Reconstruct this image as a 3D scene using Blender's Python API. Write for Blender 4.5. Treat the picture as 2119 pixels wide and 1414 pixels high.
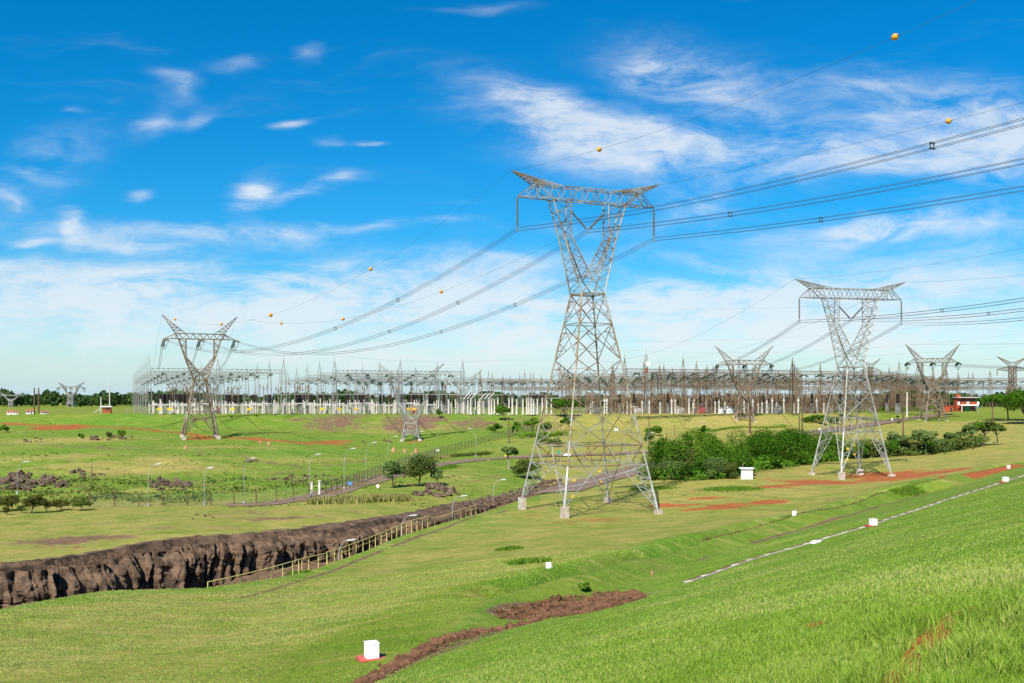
import bpy, math, random
import numpy as np
from mathutils import Vector, Matrix
for o in list(bpy.data.objects): bpy.data.objects.remove(o)
S = bpy.context.scene
COL = S.collection
R = math.radians
# ------------------------------------------------------------------ camera, world, sun, exposure
F, CX, HY = 2060.0, 1059.5, 830.0            # photo pixels: focal length, centre column, eye-level row
cam = bpy.data.cameras.new('camera'); camo = bpy.data.objects.new('camera', cam); COL.objects.link(camo)
camo.rotation_euler = (R(90), 0, 0)
cam.sensor_width = 36; cam.lens = 36 * F / 2119; cam.shift_y = (HY - 707) / 2119
cam.clip_start = 0.1; cam.clip_end = 20000
S.camera = camo
S.view_settings.view_transform = 'Standard'; S.view_settings.look = 'None'
S.view_settings.exposure = 0.95; S.view_settings.gamma = 1
SUN_EL, SUN_DIR = R(47), Vector((-0.40, -0.917, 0)).normalized()   # horizontal direction TO the sun
sun = bpy.data.lights.new('sun', 'SUN'); suno = bpy.data.objects.new('sun', sun); COL.objects.link(suno)
sun.energy = 4.3; sun.angle = R(0.5); sun.color = (1, .955, .87)
ts = Vector((SUN_DIR.x * math.cos(SUN_EL), SUN_DIR.y * math.cos(SUN_EL), math.sin(SUN_EL)))
suno.rotation_euler = (-ts).to_track_quat('-Z', 'Y').to_euler()
suno.location = ts * 60

class NT:                                     # small helper to write node trees
    def __init__(s, tree): s.t = tree; s.n = tree.nodes; s.l = tree.links
    def put(s, inp, v):
        if isinstance(v, bpy.types.NodeSocket): s.l.new(v, inp)
        elif v is not None:
            if inp.type == 'RGBA' and len(v) == 3: v = (*v, 1)
            inp.default_value = v
    def new(s, typ, **k):
        n = s.n.new(typ)
        for a, b in k.items(): setattr(n, a, b)
        return n
    def m(s, op, a, b=None, c=None, clamp=False):
        n = s.new('ShaderNodeMath', operation=op, use_clamp=clamp)
        for i, v in enumerate((a, b, c)):
            if v is not None: s.put(n.inputs[i], v)
        return n.outputs[0]
    def vm(s, op, a, b=None):
        n = s.new('ShaderNodeVectorMath', operation=op)
        s.put(n.inputs[0], a)
        if b is not None: s.put(n.inputs[1], b)
        return n.outputs[0]
    def mix(s, f, a, b, blend='MIX'):
        n = s.new('ShaderNodeMix', data_type='RGBA', blend_type=blend)
        s.put(n.inputs[0], f); s.put(n.inputs[6], a); s.put(n.inputs[7], b)
        return n.outputs[2]
    def noise(s, vec, scale, detail=3, rough=.55, dist=0):
        n = s.new('ShaderNodeTexNoise')
        if vec is not None: s.put(n.inputs['Vector'], vec)
        n.inputs['Scale'].default_value = scale; n.inputs['Detail'].default_value = detail
        n.inputs['Roughness'].default_value = rough; n.inputs['Distortion'].default_value = dist
        return n.outputs['Fac']
    def ramp(s, v, lo, hi):
        n = s.new('ShaderNodeMapRange', interpolation_type='SMOOTHSTEP')
        s.put(n.inputs[0], v); n.inputs[1].default_value = lo; n.inputs[2].default_value = hi
        return n.outputs[0]
    def xyz(s, x, y, z):
        n = s.new('ShaderNodeCombineXYZ')
        for i, v in enumerate((x, y, z)): s.put(n.inputs[i], v)
        return n.outputs[0]
    def attr(s, name):
        n = s.new('ShaderNodeAttribute'); n.attribute_name = name
        return n

# sky: Nishita air with streaky and puffy clouds laid out by direction
W = bpy.data.worlds.new('World'); S.world = W; W.use_nodes = True
w = NT(W.node_tree); bg = w.n['Background']
sky = w.new('ShaderNodeTexSky', sky_type='NISHITA')
sky.sun_disc = False; sky.sun_elevation = SUN_EL
sky.sun_rotation = math.atan2(SUN_DIR.x, SUN_DIR.y)
sky.air_density = 1.0; sky.dust_density = 0.6; sky.ozone_density = 3.0; sky.altitude = 200
hs = w.new('ShaderNodeHueSaturation'); hs.inputs['Saturation'].default_value = 1.9; hs.inputs['Hue'].default_value = .499
hs.inputs['Value'].default_value = 1.12
w.l.new(sky.outputs[0], hs.inputs['Color'])
tc = w.new('ShaderNodeTexCoord'); sp = w.new('ShaderNodeSeparateXYZ'); w.l.new(tc.outputs['Generated'], sp.inputs[0])
ya = w.m('ADD', w.m('ABSOLUTE', sp.outputs[1]), .02)
U = w.m('DIVIDE', sp.outputs[0], ya); Wz = w.m('DIVIDE', sp.outputs[2], ya)
wp = w.xyz(w.m('MULTIPLY', U, 2.6), w.m('MULTIPLY', Wz, 6.5), 0)
nz = w.new('ShaderNodeTexNoise'); w.l.new(wp, nz.inputs['Vector']); nz.inputs['Scale'].default_value = 2.2; nz.inputs['Detail'].default_value = 4
warp = w.vm('MULTIPLY', w.vm('SUBTRACT', nz.outputs['Color'], (.5, .5, .5)), (.12, .05, 0))
sU = w.new('ShaderNodeSeparateXYZ'); w.l.new(warp, sU.inputs[0])
Uw = w.m('ADD', U, sU.outputs[0]); Ww = w.m('ADD', Wz, sU.outputs[1])
CLOUDS = [  # photo column, row, width, height, tilt (deg, + = rising to the right), weight
 (1420,175,330,110,-12,.9),(1110,250,330,110,-20,.85),(1470,320,640,110,-4,.85),(1900,215,460,110,-6,.72),
 (1900,320,520,130,-3,.8),(2060,290,200,120,0,.5),(1790,478,260,52,5,1.05),(2010,470,330,80,2,.55),(1430,425,180,60,6,.75),
 (1250,330,260,80,0,.6),(545,412,90,64,15,1.05),(640,408,110,28,22,.6),(705,368,80,20,12,.7),(95,345,270,110,22,.55),(340,268,90,44,32,.7),
 (430,252,90,28,20,.55),(620,260,60,16,4,.85),(690,294,56,18,10,.75),(757,298,64,11,-4,.7),(375,180,90,40,-32,.5),
 (640,112,60,26,0,.5),(480,135,120,28,10,.42),(950,35,170,20,0,.4),(150,240,80,12,-3,.6),(95,497,110,20,0,.7),
 (172,462,90,44,-50,.8),(300,515,140,26,-8,.75),(290,397,70,28,15,.6),(40,420,80,26,-8,.8),
 (340,482,760,50,-4,.6),(760,474,560,30,1,.7),(1180,480,400,30,4,.35),(380,590,1500,100,-2,.85),(1060,640,1900,130,0,.95),(1650,600,1300,130,3,.8),(1500,480,500,60,3,.3),
 (200,665,1100,80,0,.65),(1000,545,700,40,2,.45),(1750,700,1500,110,0,.7),(600,735,1800,90,0,.6),(560,395,60,40,0,.6),(1130,235,120,50,-15,.5),(1320,150,90,50,-10,.5)]
tot = None
for (px, py, cw, ch, t, k) in CLOUDS:
    u0, w0 = (px - CX) / F, (HY - py) / F; c_, s_ = math.cos(R(t)), math.sin(R(t))
    du = w.m('SUBTRACT', Uw, u0); dw = w.m('SUBTRACT', Ww, w0)
    a = w.m('ADD', w.m('MULTIPLY', du, c_ * 2 * F / cw), w.m('MULTIPLY', dw, s_ * 2 * F / cw))
    b = w.m('ADD', w.m('MULTIPLY', du, -s_ * 2 * F / ch), w.m('MULTIPLY', dw, c_ * 2 * F / ch))
    q = w.m('ADD', w.m('MULTIPLY', a, a), w.m('MULTIPLY', b, b))
    g = w.m('MULTIPLY', w.m('EXPONENT', w.m('MULTIPLY', q, -.9)), k)
    tot = g if tot is None else w.m('ADD', tot, g)
n1 = w.noise(w.xyz(w.m('MULTIPLY', Uw, 6), w.m('MULTIPLY', Ww, 17), 3.3), 1.7, 11, .66, .2)
n2 = w.noise(w.xyz(w.m('MULTIPLY', Uw, 3), w.m('MULTIPLY', Ww, 22), 7.1), 1.1, 6, .6, .4)
nn = w.m('ADD', w.m('MULTIPLY', n1, .7), w.m('MULTIPLY', n2, .3))
den = w.m('MULTIPLY', tot, w.m('MULTIPLY_ADD', nn, 5.2, -1.85))
den = w.m('ADD', den, w.m('MULTIPLY', w.ramp(n2, .52, .85), .35))
den = w.m('MULTIPLY', w.ramp(den, .02, 1.3), .80)
low = w.m('MULTIPLY', w.m('EXPONENT', w.m('MULTIPLY', w.m('MAXIMUM', Wz, 0.0), -15.0)), .97)       # whitish air low over the horizon
air = w.mix(low, hs.outputs['Color'], (4.0, 5.55, 6.5))
cl = w.mix(den, air, (6.2, 6.7, 7.1))
w.l.new(cl, bg.inputs['Color']); bg.inputs['Strength'].default_value = 0.068

# ------------------------------------------------------------------ helpers
rng = np.random.default_rng(7)
def hsh(ix, iy, seed):
    n = (ix.astype(np.int64) * 374761393 + iy.astype(np.int64) * 668265263 + seed * 974634777) & 0x7fffffff
    n = ((n ^ (n >> 13)) * 1274126177) & 0x7fffffff
    return ((n ^ (n >> 16)) & 0xffff) / 65535.0
def vnoise(x, y, seed=0):
    x = np.asarray(x, float); y = np.asarray(y, float)
    ix = np.floor(x); iy = np.floor(y); fx = x - ix; fy = y - iy
    fx = fx * fx * (3 - 2 * fx); fy = fy * fy * (3 - 2 * fy)
    a = hsh(ix, iy, seed); b = hsh(ix + 1, iy, seed); c = hsh(ix, iy + 1, seed); d = hsh(ix + 1, iy + 1, seed)
    return (a + (b - a) * fx) * (1 - fy) + (c + (d - c) * fx) * fy
def fbm(x, y, seed=0, o=4, g=.5):
    t = 0; a = 1; s = 0
    for i in range(o):
        t = t + a * vnoise(x * 2 ** i, y * 2 ** i, seed + i * 17); s += a; a *= g
    return t / s
def sst(x, a, b):
    t = np.clip((x - a) / (b - a), 0, 1); return t * t * (3 - 2 * t)
def P3(px, py, d): return Vector(((px - CX) / F * d, d, (HY - py) / F * d))

def mesh_np(name, V, faces, mat, parent=None, smooth=False, attrs=None, mats=None):
    """V (n,3); faces (m,k) array or a list of such arrays"""
    V = np.asarray(V, np.float32).reshape(-1, 3)
    fl = [np.asarray(f, np.int32) for f in (faces if isinstance(faces, list) else [faces]) if len(f)]
    me = bpy.data.meshes.new(name)
    me.vertices.add(len(V)); me.vertices.foreach_set('co', V.ravel())
    loops = np.concatenate([f.ravel() for f in fl]); sizes = np.concatenate([np.full(len(f), f.shape[1], np.int32) for f in fl])
    me.loops.add(len(loops)); me.loops.foreach_set('vertex_index', loops)
    me.polygons.add(len(sizes)); st = np.concatenate([[0], np.cumsum(sizes)[:-1]]).astype(np.int32)
    me.polygons.foreach_set('loop_start', st); me.polygons.foreach_set('loop_total', sizes)
    me.update(calc_edges=True)
    me.polygons.foreach_set('use_smooth', np.full(len(sizes), bool(smooth)))
    for k, v in (attrs or {}).items():
        at_ = me.attributes.new(k, 'FLOAT', 'POINT'); at_.data.foreach_set('value', np.asarray(v, np.float32))
    if mat: me.materials.append(mat)
    o = bpy.data.objects.new(name, me); COL.objects.link(o)
    if parent: o.parent = parent
    return o
def tag(o, label=None, cat=None, group=None, kind=None):
    if label: o['label'] = label
    if cat: o['category'] = cat
    if group: o['group'] = group
    if kind: o['kind'] = kind
    return o
def empty(name, loc, rz=0, label=None, cat=None, group=None, scale=1):
    o = bpy.data.objects.new(name, None); COL.objects.link(o); o.location = loc; o.rotation_euler = (0, 0, rz)
    o.scale = (scale,) * 3; o.empty_display_size = .5
    return tag(o, label, cat, group)
def dup(o, parent=None):
    c = o.copy(); COL.objects.link(c)
    if parent: c.parent = parent
    for ch in list(o.children): dup(ch, c)
    return c

class MB:                                     # collects bars, boxes, tubes into one mesh
    def __init__(s): s.v = []; s.q = []; s.t = []; s.n = 0
    def add(s, V, q=None, t=None):
        V = np.asarray(V, float).reshape(-1, 3)
        if q is not None: s.q.append(np.asarray(q, np.int32).reshape(-1, 4) + s.n)
        if t is not None: s.t.append(np.asarray(t, np.int32).reshape(-1, 3) + s.n)
        s.v.append(V); s.n += len(V)
    def bar(s, a, b, w, h=None):
        a = np.array(a, float); b = np.array(b, float); d = b - a; L = np.linalg.norm(d)
        if L < 1e-6: return
        d /= L; up = np.array((0, 0, 1.)) if abs(d[2]) < .95 else np.array((1., 0, 0))
        x = np.cross(d, up); x /= np.linalg.norm(x); y = np.cross(x, d); h = h or w
        o = [x * w / 2 + y * h / 2, -x * w / 2 + y * h / 2, -x * w / 2 - y * h / 2, x * w / 2 - y * h / 2]
        s.add([a + k for k in o] + [b + k for k in o],
              [[0, 1, 5, 4], [1, 2, 6, 5], [2, 3, 7, 6], [3, 0, 4, 7], [3, 2, 1, 0], [4, 5, 6, 7]])
    def angle(s, a, b, w):                    # rolled L section: two thin legs at right angles
        a = np.array(a, float); b = np.array(b, float); d = b - a; L = np.linalg.norm(d); d /= L
        up = np.array((0, 0, 1.)) if abs(d[2]) < .9 else np.array((.6, .8, 0))
        x = np.cross(d, up); x /= np.linalg.norm(x); y = np.cross(x, d); t = w * .22
        sec = [(0, 0), (w, 0), (w, t), (t, t), (t, w), (0, w)]
        k = [x * (i - w / 3) + y * (j - w / 3) for i, j in sec]
        s.add([a + i for i in k] + [b + i for i in k], [[i, (i + 1) % 6, 6 + (i + 1) % 6, 6 + i] for i in range(6)] + [[0, 3, 2, 1], [0, 5, 4, 3], [6, 7, 8, 9], [6, 9, 10, 11]])
    def box(s, c, size, rz=0, taper=1):
        x, y, z = [k / 2 for k in size]; cc, ss = math.cos(rz), math.sin(rz); V = []
        for k, t in ((-z, 1), (z, taper)):
            for i, j in ((-x, -y), (x, -y), (x, y), (-x, y)):
                V.append((c[0] + (i * cc - j * ss) * t, c[1] + (i * ss + j * cc) * t, c[2] + k))
        s.add(V, [[3, 2, 1, 0], [4, 5, 6, 7], [0, 1, 5, 4], [1, 2, 6, 5], [2, 3, 7, 6], [3, 0, 4, 7]])
    def tube(s, pts, r, n=6, caps=True):
        P = np.asarray(pts, float); m = len(P); r = np.broadcast_to(np.asarray(r, float), (m,))
        T = np.gradient(P, axis=0); T /= np.linalg.norm(T, axis=1)[:, None] + 1e-12
        ref = np.array((0, 0, 1.)) if abs(T[:, 2]).mean() < .85 else np.array((1., .1, 0))
        X = np.cross(T, ref); X /= np.linalg.norm(X, axis=1)[:, None] + 1e-12; Y = np.cross(X, T)
        a = np.arange(n) * 2 * math.pi / n
        V = P[:, None] + r[:, None, None] * (X[:, None] * np.cos(a)[None, :, None] + Y[:, None] * np.sin(a)[None, :, None])
        i = np.arange(m - 1)[:, None] * n; j = np.arange(n)[None]; k = (j + 1) % n
        s.add(V, np.stack([i + j, i + k, i + n + k, i + n + j], -1))
        if caps:
            for e in (0, m - 1):
                s.add(np.concatenate([V[e], P[e][None]]), None, [[q, (q + 1) % n, n] for q in range(n)])
    def lathe(s, a, b, prof, n=8):            # prof: list of (t along a-b, radius)
        a = np.array(a, float); b = np.array(b, float)
        s.tube([a + (b - a) * t for t, r in prof], [r for t, r in prof], n)
    def build(s, name, mat, parent=None, smooth=False):
        fs = []
        if s.q: fs.append(np.concatenate(s.q))
        if s.t: fs.append(np.concatenate(s.t))
        return mesh_np(name, np.concatenate(s.v), fs, mat, parent, smooth)

def mat(name, col, rough=.7, col2=None, scale=1.0, spec=.3, metal=0, bump=0, coords='Object', detail=5, lo=.35, hi=.65):
    m = bpy.data.materials.new(name); m.use_nodes = True; t = NT(m.node_tree); b = t.n['Principled BSDF']
    b.inputs['Roughness'].default_value = rough; b.inputs['Metallic'].default_value = metal
    b.inputs['Specular IOR Level'].default_value = spec
    tc = t.new('ShaderNodeTexCoord'); n = t.noise(tc.outputs[coords], scale, detail)
    t.put(b.inputs['Base Color'], t.mix(t.ramp(n, lo, hi), col, col2 or tuple(c * .75 for c in col)))
    if bump:
        bn = t.new('ShaderNodeBump'); t.put(bn.inputs['Height'], t.noise(tc.outputs[coords], scale * 4, 4)); bn.inputs['Strength'].default_value = bump
        bn.inputs['Distance'].default_value = .05; t.l.new(bn.outputs[0], b.inputs['Normal'])
    return m
M = dict(
 steel=mat('galvanised_steel', (.30, .30, .27), .55, (.18, .17, .14), .35, .4, .15),
 gleg=mat('grey_leg_steel', (.40, .41, .39), .5, (.25, .25, .22), .5, .4, .15),
 tsteel=mat('weathered_tower_steel', (.285, .275, .225), .6, (.18, .115, .055), .22, .3, .1, lo=.44, hi=.56),
 dsteel=mat('brown_tower_steel', (.25, .205, .145), .6, (.13, .09, .055), .3, .3, .1),
 gsteel=mat('pale_gantry_steel', (.29, .29, .265), .6, (.17, .17, .15), .1, .3),
 rsteel=mat('rusty_gantry_steel', (.20, .145, .095), .7, (.12, .075, .042), .12, .2),
 concrete=mat('footing_concrete', (.50, .46, .39), .9, (.38, .29, .22), 1.2, .1),
 white=mat('white_paint', (.80, .80, .78), .6, (.60, .58, .53), 2.2, .2, lo=.4, hi=.8),
 wpost=mat('pale_concrete', (.60, .56, .50), .85, (.42, .38, .33), .8, .1),
 wire=mat('conductor_aluminium', (.045, .05, .055), .6, (.07, .075, .08), .2, .3),
 insul=mat('glass_insulator', (.20, .17, .12), .35, (.13, .11, .08), 6, .5),
 insulg=mat('green_insulator', (.05, .09, .06), .35, (.03, .06, .04), 3, .5),
 black=mat('dark_porcelain', (.022, .014, .012), .35, (.06, .035, .025), 3, .5),
 ball=mat('marker_ball_orange', (.62, .20, .008), .45, (.70, .26, .012), 1.5, .4),
 yellow=mat('yellow_paint', (.75, .50, .03), .5, (.66, .43, .03), 1, .3),
 pale_yellow=mat('faded_yellow_rail', (.72, .60, .20), .6, (.62, .50, .16), 2, .2),
 red=mat('red_paint', (.45, .09, .06), .8, (.33, .08, .06), 3, .2),
 brick=mat('red_brick', (.40, .09, .04), .85, (.32, .065, .03), 3, .1),
 chain=mat('chain_link', (.16, .18, .14), .6, (.11, .13, .09), 1, .2),
 wood=mat('weathered_pole_wood', (.16, .10, .065), .9, (.09, .055, .04), 2, .1, bump=.4),
 lampsteel=mat('lamp_pole_grey', (.25, .26, .24), .5, (.38, .39, .38), 1, .3),
 glass=mat('dark_window', (.03, .035, .04), .15, (.04, .045, .05), 1, .5),
 roof=mat('pale_roof', (.55, .56, .54), .7, (.42, .43, .42), .8, .2),
 tile=mat('clay_roof', (.34, .12, .07), .85, (.26, .09, .05), 2, .1),
 green=mat('green_sign', (.02, .28, .18), .5, (.02, .24, .15), 1, .3),
 blue=mat('blue_sign', (.10, .22, .40), .5, (.09, .19, .36), 1, .3),
 rock=mat('basalt', (.050, .034, .022), .95, (.145, .094, .060), .9, .12, bump=.9, detail=9),
 stone=mat('field_boulder', (.060, .041, .028), .95, (.15, .105, .072), 1.6, .1, bump=.7, detail=8),
 soil=mat('broken_red_soil', (.080, .042, .022), .95, (.16, .082, .045), 1.4, .05, bump=.6),
 mound=mat('termite_earth', (.42, .22, .12), .95, (.30, .14, .08), 1.5, .05, bump=.5),
 bark=mat('bark', (.17, .12, .085), .95, (.09, .065, .05), 3, .05, bump=.5),
 pbark=mat('pale_bark', (.42, .38, .32), .95, (.24, .20, .16), 3, .05, bump=.4),
)
# ------------------------------------------------------------------ terrain: height function
SH, SS, SA = 2.12, .31, R(36)                      # dam face: height under the eye, slope, direction of its contour lines
UX, UY, NX, NY = math.sin(SA), math.cos(SA), math.cos(SA), -math.sin(SA)
def plane(x, y): return -SH + SS * (x * NX + y * NY)
def hit_plane(px, py):
    dx, dz = (px - CX) / F, (HY - py) / F
    t = -SH / (dz - SS * (dx * NX + NY)); return dx * t, t, dz * t
TRENCH_PX = [(760,1414),(900,1350),(1030,1292),(1200,1240),(1330,1196),(1447,1158),(1594,1114),(1685,1088),(1818,1048),(1943,1016)]
TR = [hit_plane(*p) for p in TRENCH_PX]
t0, t1 = np.array(TR[0]), np.array(TR[-1])
TRL = np.array([t0 + np.array((-UX * 60, -UY * 60, 0))] + TR + [t1 + np.array((UX * 60, UY * 60, 0))])
CT = []                                            # ground control points: x, y, z
def cp(px, py, d): CT.append(((px - CX) / F * d, d, (HY - py) / F * d))
for a in [(0,1260,62),(0,1414,38),(300,1414,38),(600,1414,37),(769,1362,40),(208,1225,70),(425,1216,76),(560,1197,84),(636,1181,92),(754,1141,106),
 (872,1096,127),(950,1075,138),(1082,1033,165),(1157,1010,185),(500,1300,54),(870,1226,62),(1216,1056,147),(1077,1060,148),(1358,1060,146),(1160,1120,100),
 (1350,1150,82),(1135,1173,75),(1500,1080,120),(1760,989,198),(1545,992,180),(1644,1066,126),(1900,985,185),(2060,968,172),(2119,960,170),(1450,978,205),(1640,965,222),
 (1800,950,235),(1950,938,250),(2061,921,270),(2110,905,300),
 (0,1162,92),(118,1150,97),(224,1130,103),(283,1112,108),(401,1096,114),(518,1087,120),(645,1078,126),(754,1069,134),(872,1055,148),(988,1033,170),(1082,1021,184),(1148,1006,195),
 (0,1100,115),(250,1080,125),(450,1070,130),(0,1050,150),(300,1047,152),(300,1000,195),(0,1000,195),(0,960,240),(300,940,260),(0,905,325),(300,905,325),(415,908,323),
 (550,1045,155),(640,1030,165),(700,1012,180),(800,995,195),(900,960,235),(1000,948,255),(1200,945,260),(1300,976,220),(1195,1002,196),(950,1010,180),(1050,990,200),
 (850,912,350),(850,935,300),(700,925,310),(600,960,250),(600,900,340),(1000,905,330),(1100,900,330),(1200,900,335),(1320,920,310),(1450,925,300),(1600,905,345),(1700,888,385),(1900,866,460),(1750,905,350),
 (2000,852,490),(2090,869,430),(2119,880,390),(0,885,385),(300,885,385),(600,892,372),(900,897,368),(1100,892,372),(1300,890,375),(1450,890,378)]: cp(*a)
for x, y, z in TR[2:]: CT.append((x - NX * 1.0, y - NY * 1.0, z + 1.45))
for px, d, z in [(-600,40,-12),(-600,75,-14.5),(-600,110,-15),(-600,180,-16),(-600,300,-12),(-1600,60,-13),(-1600,200,-15),(-1600,380,-10),(-300,15,-10.3),(400,15,-10),(900,18,-10.5),
                 (2500,90,-11),(2600,170,-11),(2600,300,-12),(2600,420,-9),(3600,200,-11),(3600,400,-8),(1800,60,-12.5),(2119,90,-12)]:
    u = (px - CX) / F; CT.append((u * d, d, z))
CT = np.array(CT)
def feat(x, y): return np.stack([np.arctan2(x, y) * 2.2, np.log(np.hypot(x, y) + 4)], -1)
CF = feat(CT[:, 0], CT[:, 1]); n_ = len(CF)
def kern(d2): return .5 * d2 * np.log(d2 + 1e-12)
K = kern(((CF[:, None] - CF[None]) ** 2).sum(-1)) + np.eye(n_) * .0006
Pm = np.concatenate([np.ones((n_, 1)), CF], 1)
sol = np.linalg.solve(np.block([[K, Pm], [Pm.T, np.zeros((3, 3))]]), np.concatenate([CT[:, 2], np.zeros(3)]))
def tps(x, y):
    q = feat(x, y); out = np.empty(len(q))
    for i in range(0, len(q), 60000):
        p = q[i:i + 60000]
        d2 = ((p ** 2).sum(1)[:, None] + (CF ** 2).sum(1)[None] - 2 * p @ CF.T).clip(0)
        out[i:i + 60000] = kern(d2) @ sol[:n_] + sol[n_] + p @ sol[n_ + 1:]
    return out
def seg_dist(x, y, L):
    best = np.full(x.shape, 1e9); side = np.zeros(x.shape)
    for (ax, ay), (bx, by) in zip(L[:-1, :2], L[1:, :2]):
        dx, dy = bx - ax, by - ay; t = np.clip(((x - ax) * dx + (y - ay) * dy) / (dx * dx + dy * dy + 1e-9), 0, 1)
        d = np.hypot(x - ax - t * dx, y - ay - t * dy); k = d < best
        side = np.where(k, np.sign(dx * (y - ay) - dy * (x - ax)), side); best = np.minimum(best, d)
    return best, side                              # side > 0: left of the line
PLAT = -5.4
EDGE = np.array([(-3000,470),(-600,450),(0,440),(300,420),(600,412),(900,408),(1100,410),(1300,412),(1700,430),(1850,490),(2000,560),(2300,640),(5000,700)], float)
RIM = np.array([(-1500,46),(-400,56),(0,62),(208,70),(425,76),(560,84),(636,92),(754,106),(872,127),(950,138),(1082,165),(1157,190)], float)
CLF = np.array([(-1500,60),(-400,80),(0,88),(118,92),(224,97),(283,100),(401,105),(518,108.5),(577,112),(645,116),(754,124.5),(872,139),(988,162),(1082,178),(1157,190)], float)
FLO = np.array([(-1500,-25),(0,-24),(350,-20.5),(501,-18.6),(577,-18.3),(683,-18.6),(800,-18.9),(900,-18.3),(1000,-17.9),(1082,-17.3),(1157,-16.6)], float)
def height(x, y):
    x = np.atleast_1d(np.asarray(x, float)); y = np.atleast_1d(np.asarray(y, float))
    r = np.hypot(x, y); yy = np.maximum(y, .15 * r); px = CX + F * x / np.maximum(yy, .3)
    f = tps(x, y)
    far = sst(y, 170, 260)
    f = f + (fbm(x / 14, y / 14, 3, 3) - .5) * (.25 + .5 * far) + (fbm(x / 3.2, y / 3.2, 9, 3) - .5) * .10
    rough = sst(px, 900, 500) * sst(y, 150, 185) * (1 - sst(y, 230, 300))
    f = f + rough * (fbm(x / 6, y / 6, 21, 4) - .45) * 1.6
    e = np.interp(px, EDGE[:, 0], EDGE[:, 1]) + (fbm(x / 30, x * 0, 5, 2) - .5) * 10
    f = np.where(y > e - 45, f + (PLAT - f) * sst(y, e - 34, e), f)
    # canyon
    dR = np.interp(px, RIM[:, 0], RIM[:, 1]); dC = np.interp(px, CLF[:, 0], CLF[:, 1]); fl = np.interp(px, FLO[:, 0], FLO[:, 1])
    inside = (px < 1157) & (y > dR - .5) & (y < dC + 2.2) & (y > 20)
    ca = sst(y, dR, dR + 3.2) * (1 - sst(y, dC + .4, dC + 2.0))
    f = np.where(inside, f + np.minimum(fl - f, 0) * ca, f)
    d, side = seg_dist(x, y, TRL)
    al = sst((x - TR[2][0]) * UX + (y - TR[2][1]) * UY, -2, 9)
    f = f - 1.85 * al * (1 - sst(d + (fbm(x / 4, y / 4, 13, 2) - .5) * .7, 2.2, 5.0)) * (side > 0) - 3.0 * (side < 0) * sst(d, 0, 6)
    p = plane(x, y) + (fbm(x / 5, y / 5, 31, 3) - .5) * .10
    p = np.where(p > 4, 4 + (p - 4) * .15, p)
    h = .5 * (p + f + np.sqrt((p - f) ** 2 + .25))
    return h
def hz(x, y): return float(height(np.array([x]), np.array([y]))[0])
TT = np.concatenate([np.geomspace(2, 700, 2600), np.geomspace(702, 4000, 200)])
def at(px, py):
    u, w_ = (px - CX) / F, (HY - py) / F
    h = height(u * TT, TT); k = np.where(w_ * TT < h)[0]
    i = int(k[0]) if len(k) else len(TT) - 1
    if i == 0: t = TT[0]
    else:
        a = w_ * TT[i - 1] - h[i - 1]; b = w_ * TT[i] - h[i]; t = TT[i - 1] + (TT[i] - TT[i - 1]) * a / (a - b + 1e-9)
    return Vector((u * t, t, hz(u * t, t)))
def gnd(px, d):
    u = (px - CX) / F; return Vector((u * d, d, hz(u * d, d)))

# terrain mesh
ang = np.linspace(R(-58), R(60), 940)
rad = np.concatenate([np.geomspace(1.0, 620, 1120), np.geomspace(640, 9000, 70)])
A_, R_ = np.meshgrid(ang, rad)
TX, TY = (R_ * np.sin(A_)).ravel(), (R_ * np.cos(A_)).ravel()
TZ = height(TX, TY)
na, nr = len(ang), len(rad)
ii = (np.arange(nr - 1)[:, None] * na + np.arange(na - 1)[None]).ravel()
TQ = np.stack([ii, ii + 1, ii + na + 1, ii + na], -1)
# ground cover weights, laid out where the bare soil, dry grass and rock lie on the ground
aR = np.zeros(len(TX)); aD = np.zeros(len(TX)); aB = np.zeros(len(TX)); aL = np.zeros(len(TX))
def patch(arr, px, py, wp_, hp_, k=1, soft=1.5):
    c = at(px, py); r = math.hypot(c.x, c.y); rx, ry = c.x / r, c.y / r
    n, f_ = at(px, py + hp_ / 2), at(px, py - hp_ / 2)
    b = max(.4, .5 * abs(math.hypot(f_.x, f_.y) - math.hypot(n.x, n.y))); a = wp_ / 2 * c.y / F
    lim = max(a, b) * 1.5
    idx = np.where((abs(TX - c.x) < lim) & (abs(TY - c.y) < lim))[0]
    dx, dy = TX[idx] - c.x, TY[idx] - c.y
    q = np.sqrt(((dx * ry - dy * rx) / a) ** 2 + ((dx * rx + dy * ry) / b) ** 2)
    arr[idx] = np.maximum(arr[idx], k * np.clip(soft - soft * q / 1.15, 0, 1))
def strip(arr, pts, width, k=1, world=False):
    L = np.array([(p[0], p[1]) if world else tuple(at(*p))[:2] for p in pts]); m = width * 3
    idx = np.where((TX > L[:, 0].min() - m) & (TX < L[:, 0].max() + m) & (TY > L[:, 1].min() - m) & (TY < L[:, 1].max() + m))[0]
    d, _ = seg_dist(TX[idx], TY[idx], L)
    arr[idx] = np.maximum(arr[idx], k * np.clip(1.5 - d / width, 0, 1))
for a in [(120,887,150,13,1),(1370,1046,80,11,1),(1480,1052,230,11,.8),(1590,1039,110,13,1),(1465,1031,150,8,.75),(1240,1076,190,9,.62),(1170,1081,120,7,.55),(1100,1068,80,7,.5),
          (1560,1008,260,9,.6),(1700,1000,300,9,.8),(1850,990,260,14,.85),(1950,976,200,12,.8),(1760,980,260,8,.6),(1690,912,80,6,.3),(680,917,120,8,.75),(415,908,110,9,.75),(860,915,80,8,.6),
          (1685,1293,60,16,.62),(1830,984,240,16,.9),(1720,998,200,12,.8),(1420,1046,120,9,.8),(1520,1046,220,18,.7),(1190,1005,60,8,.4),(240,1140,200,30,.28),(130,1130,200,40,.35),(1540,1052,80,10,.5),(1440,1017,90,6,.55)]: patch(aR, *a)
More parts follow.
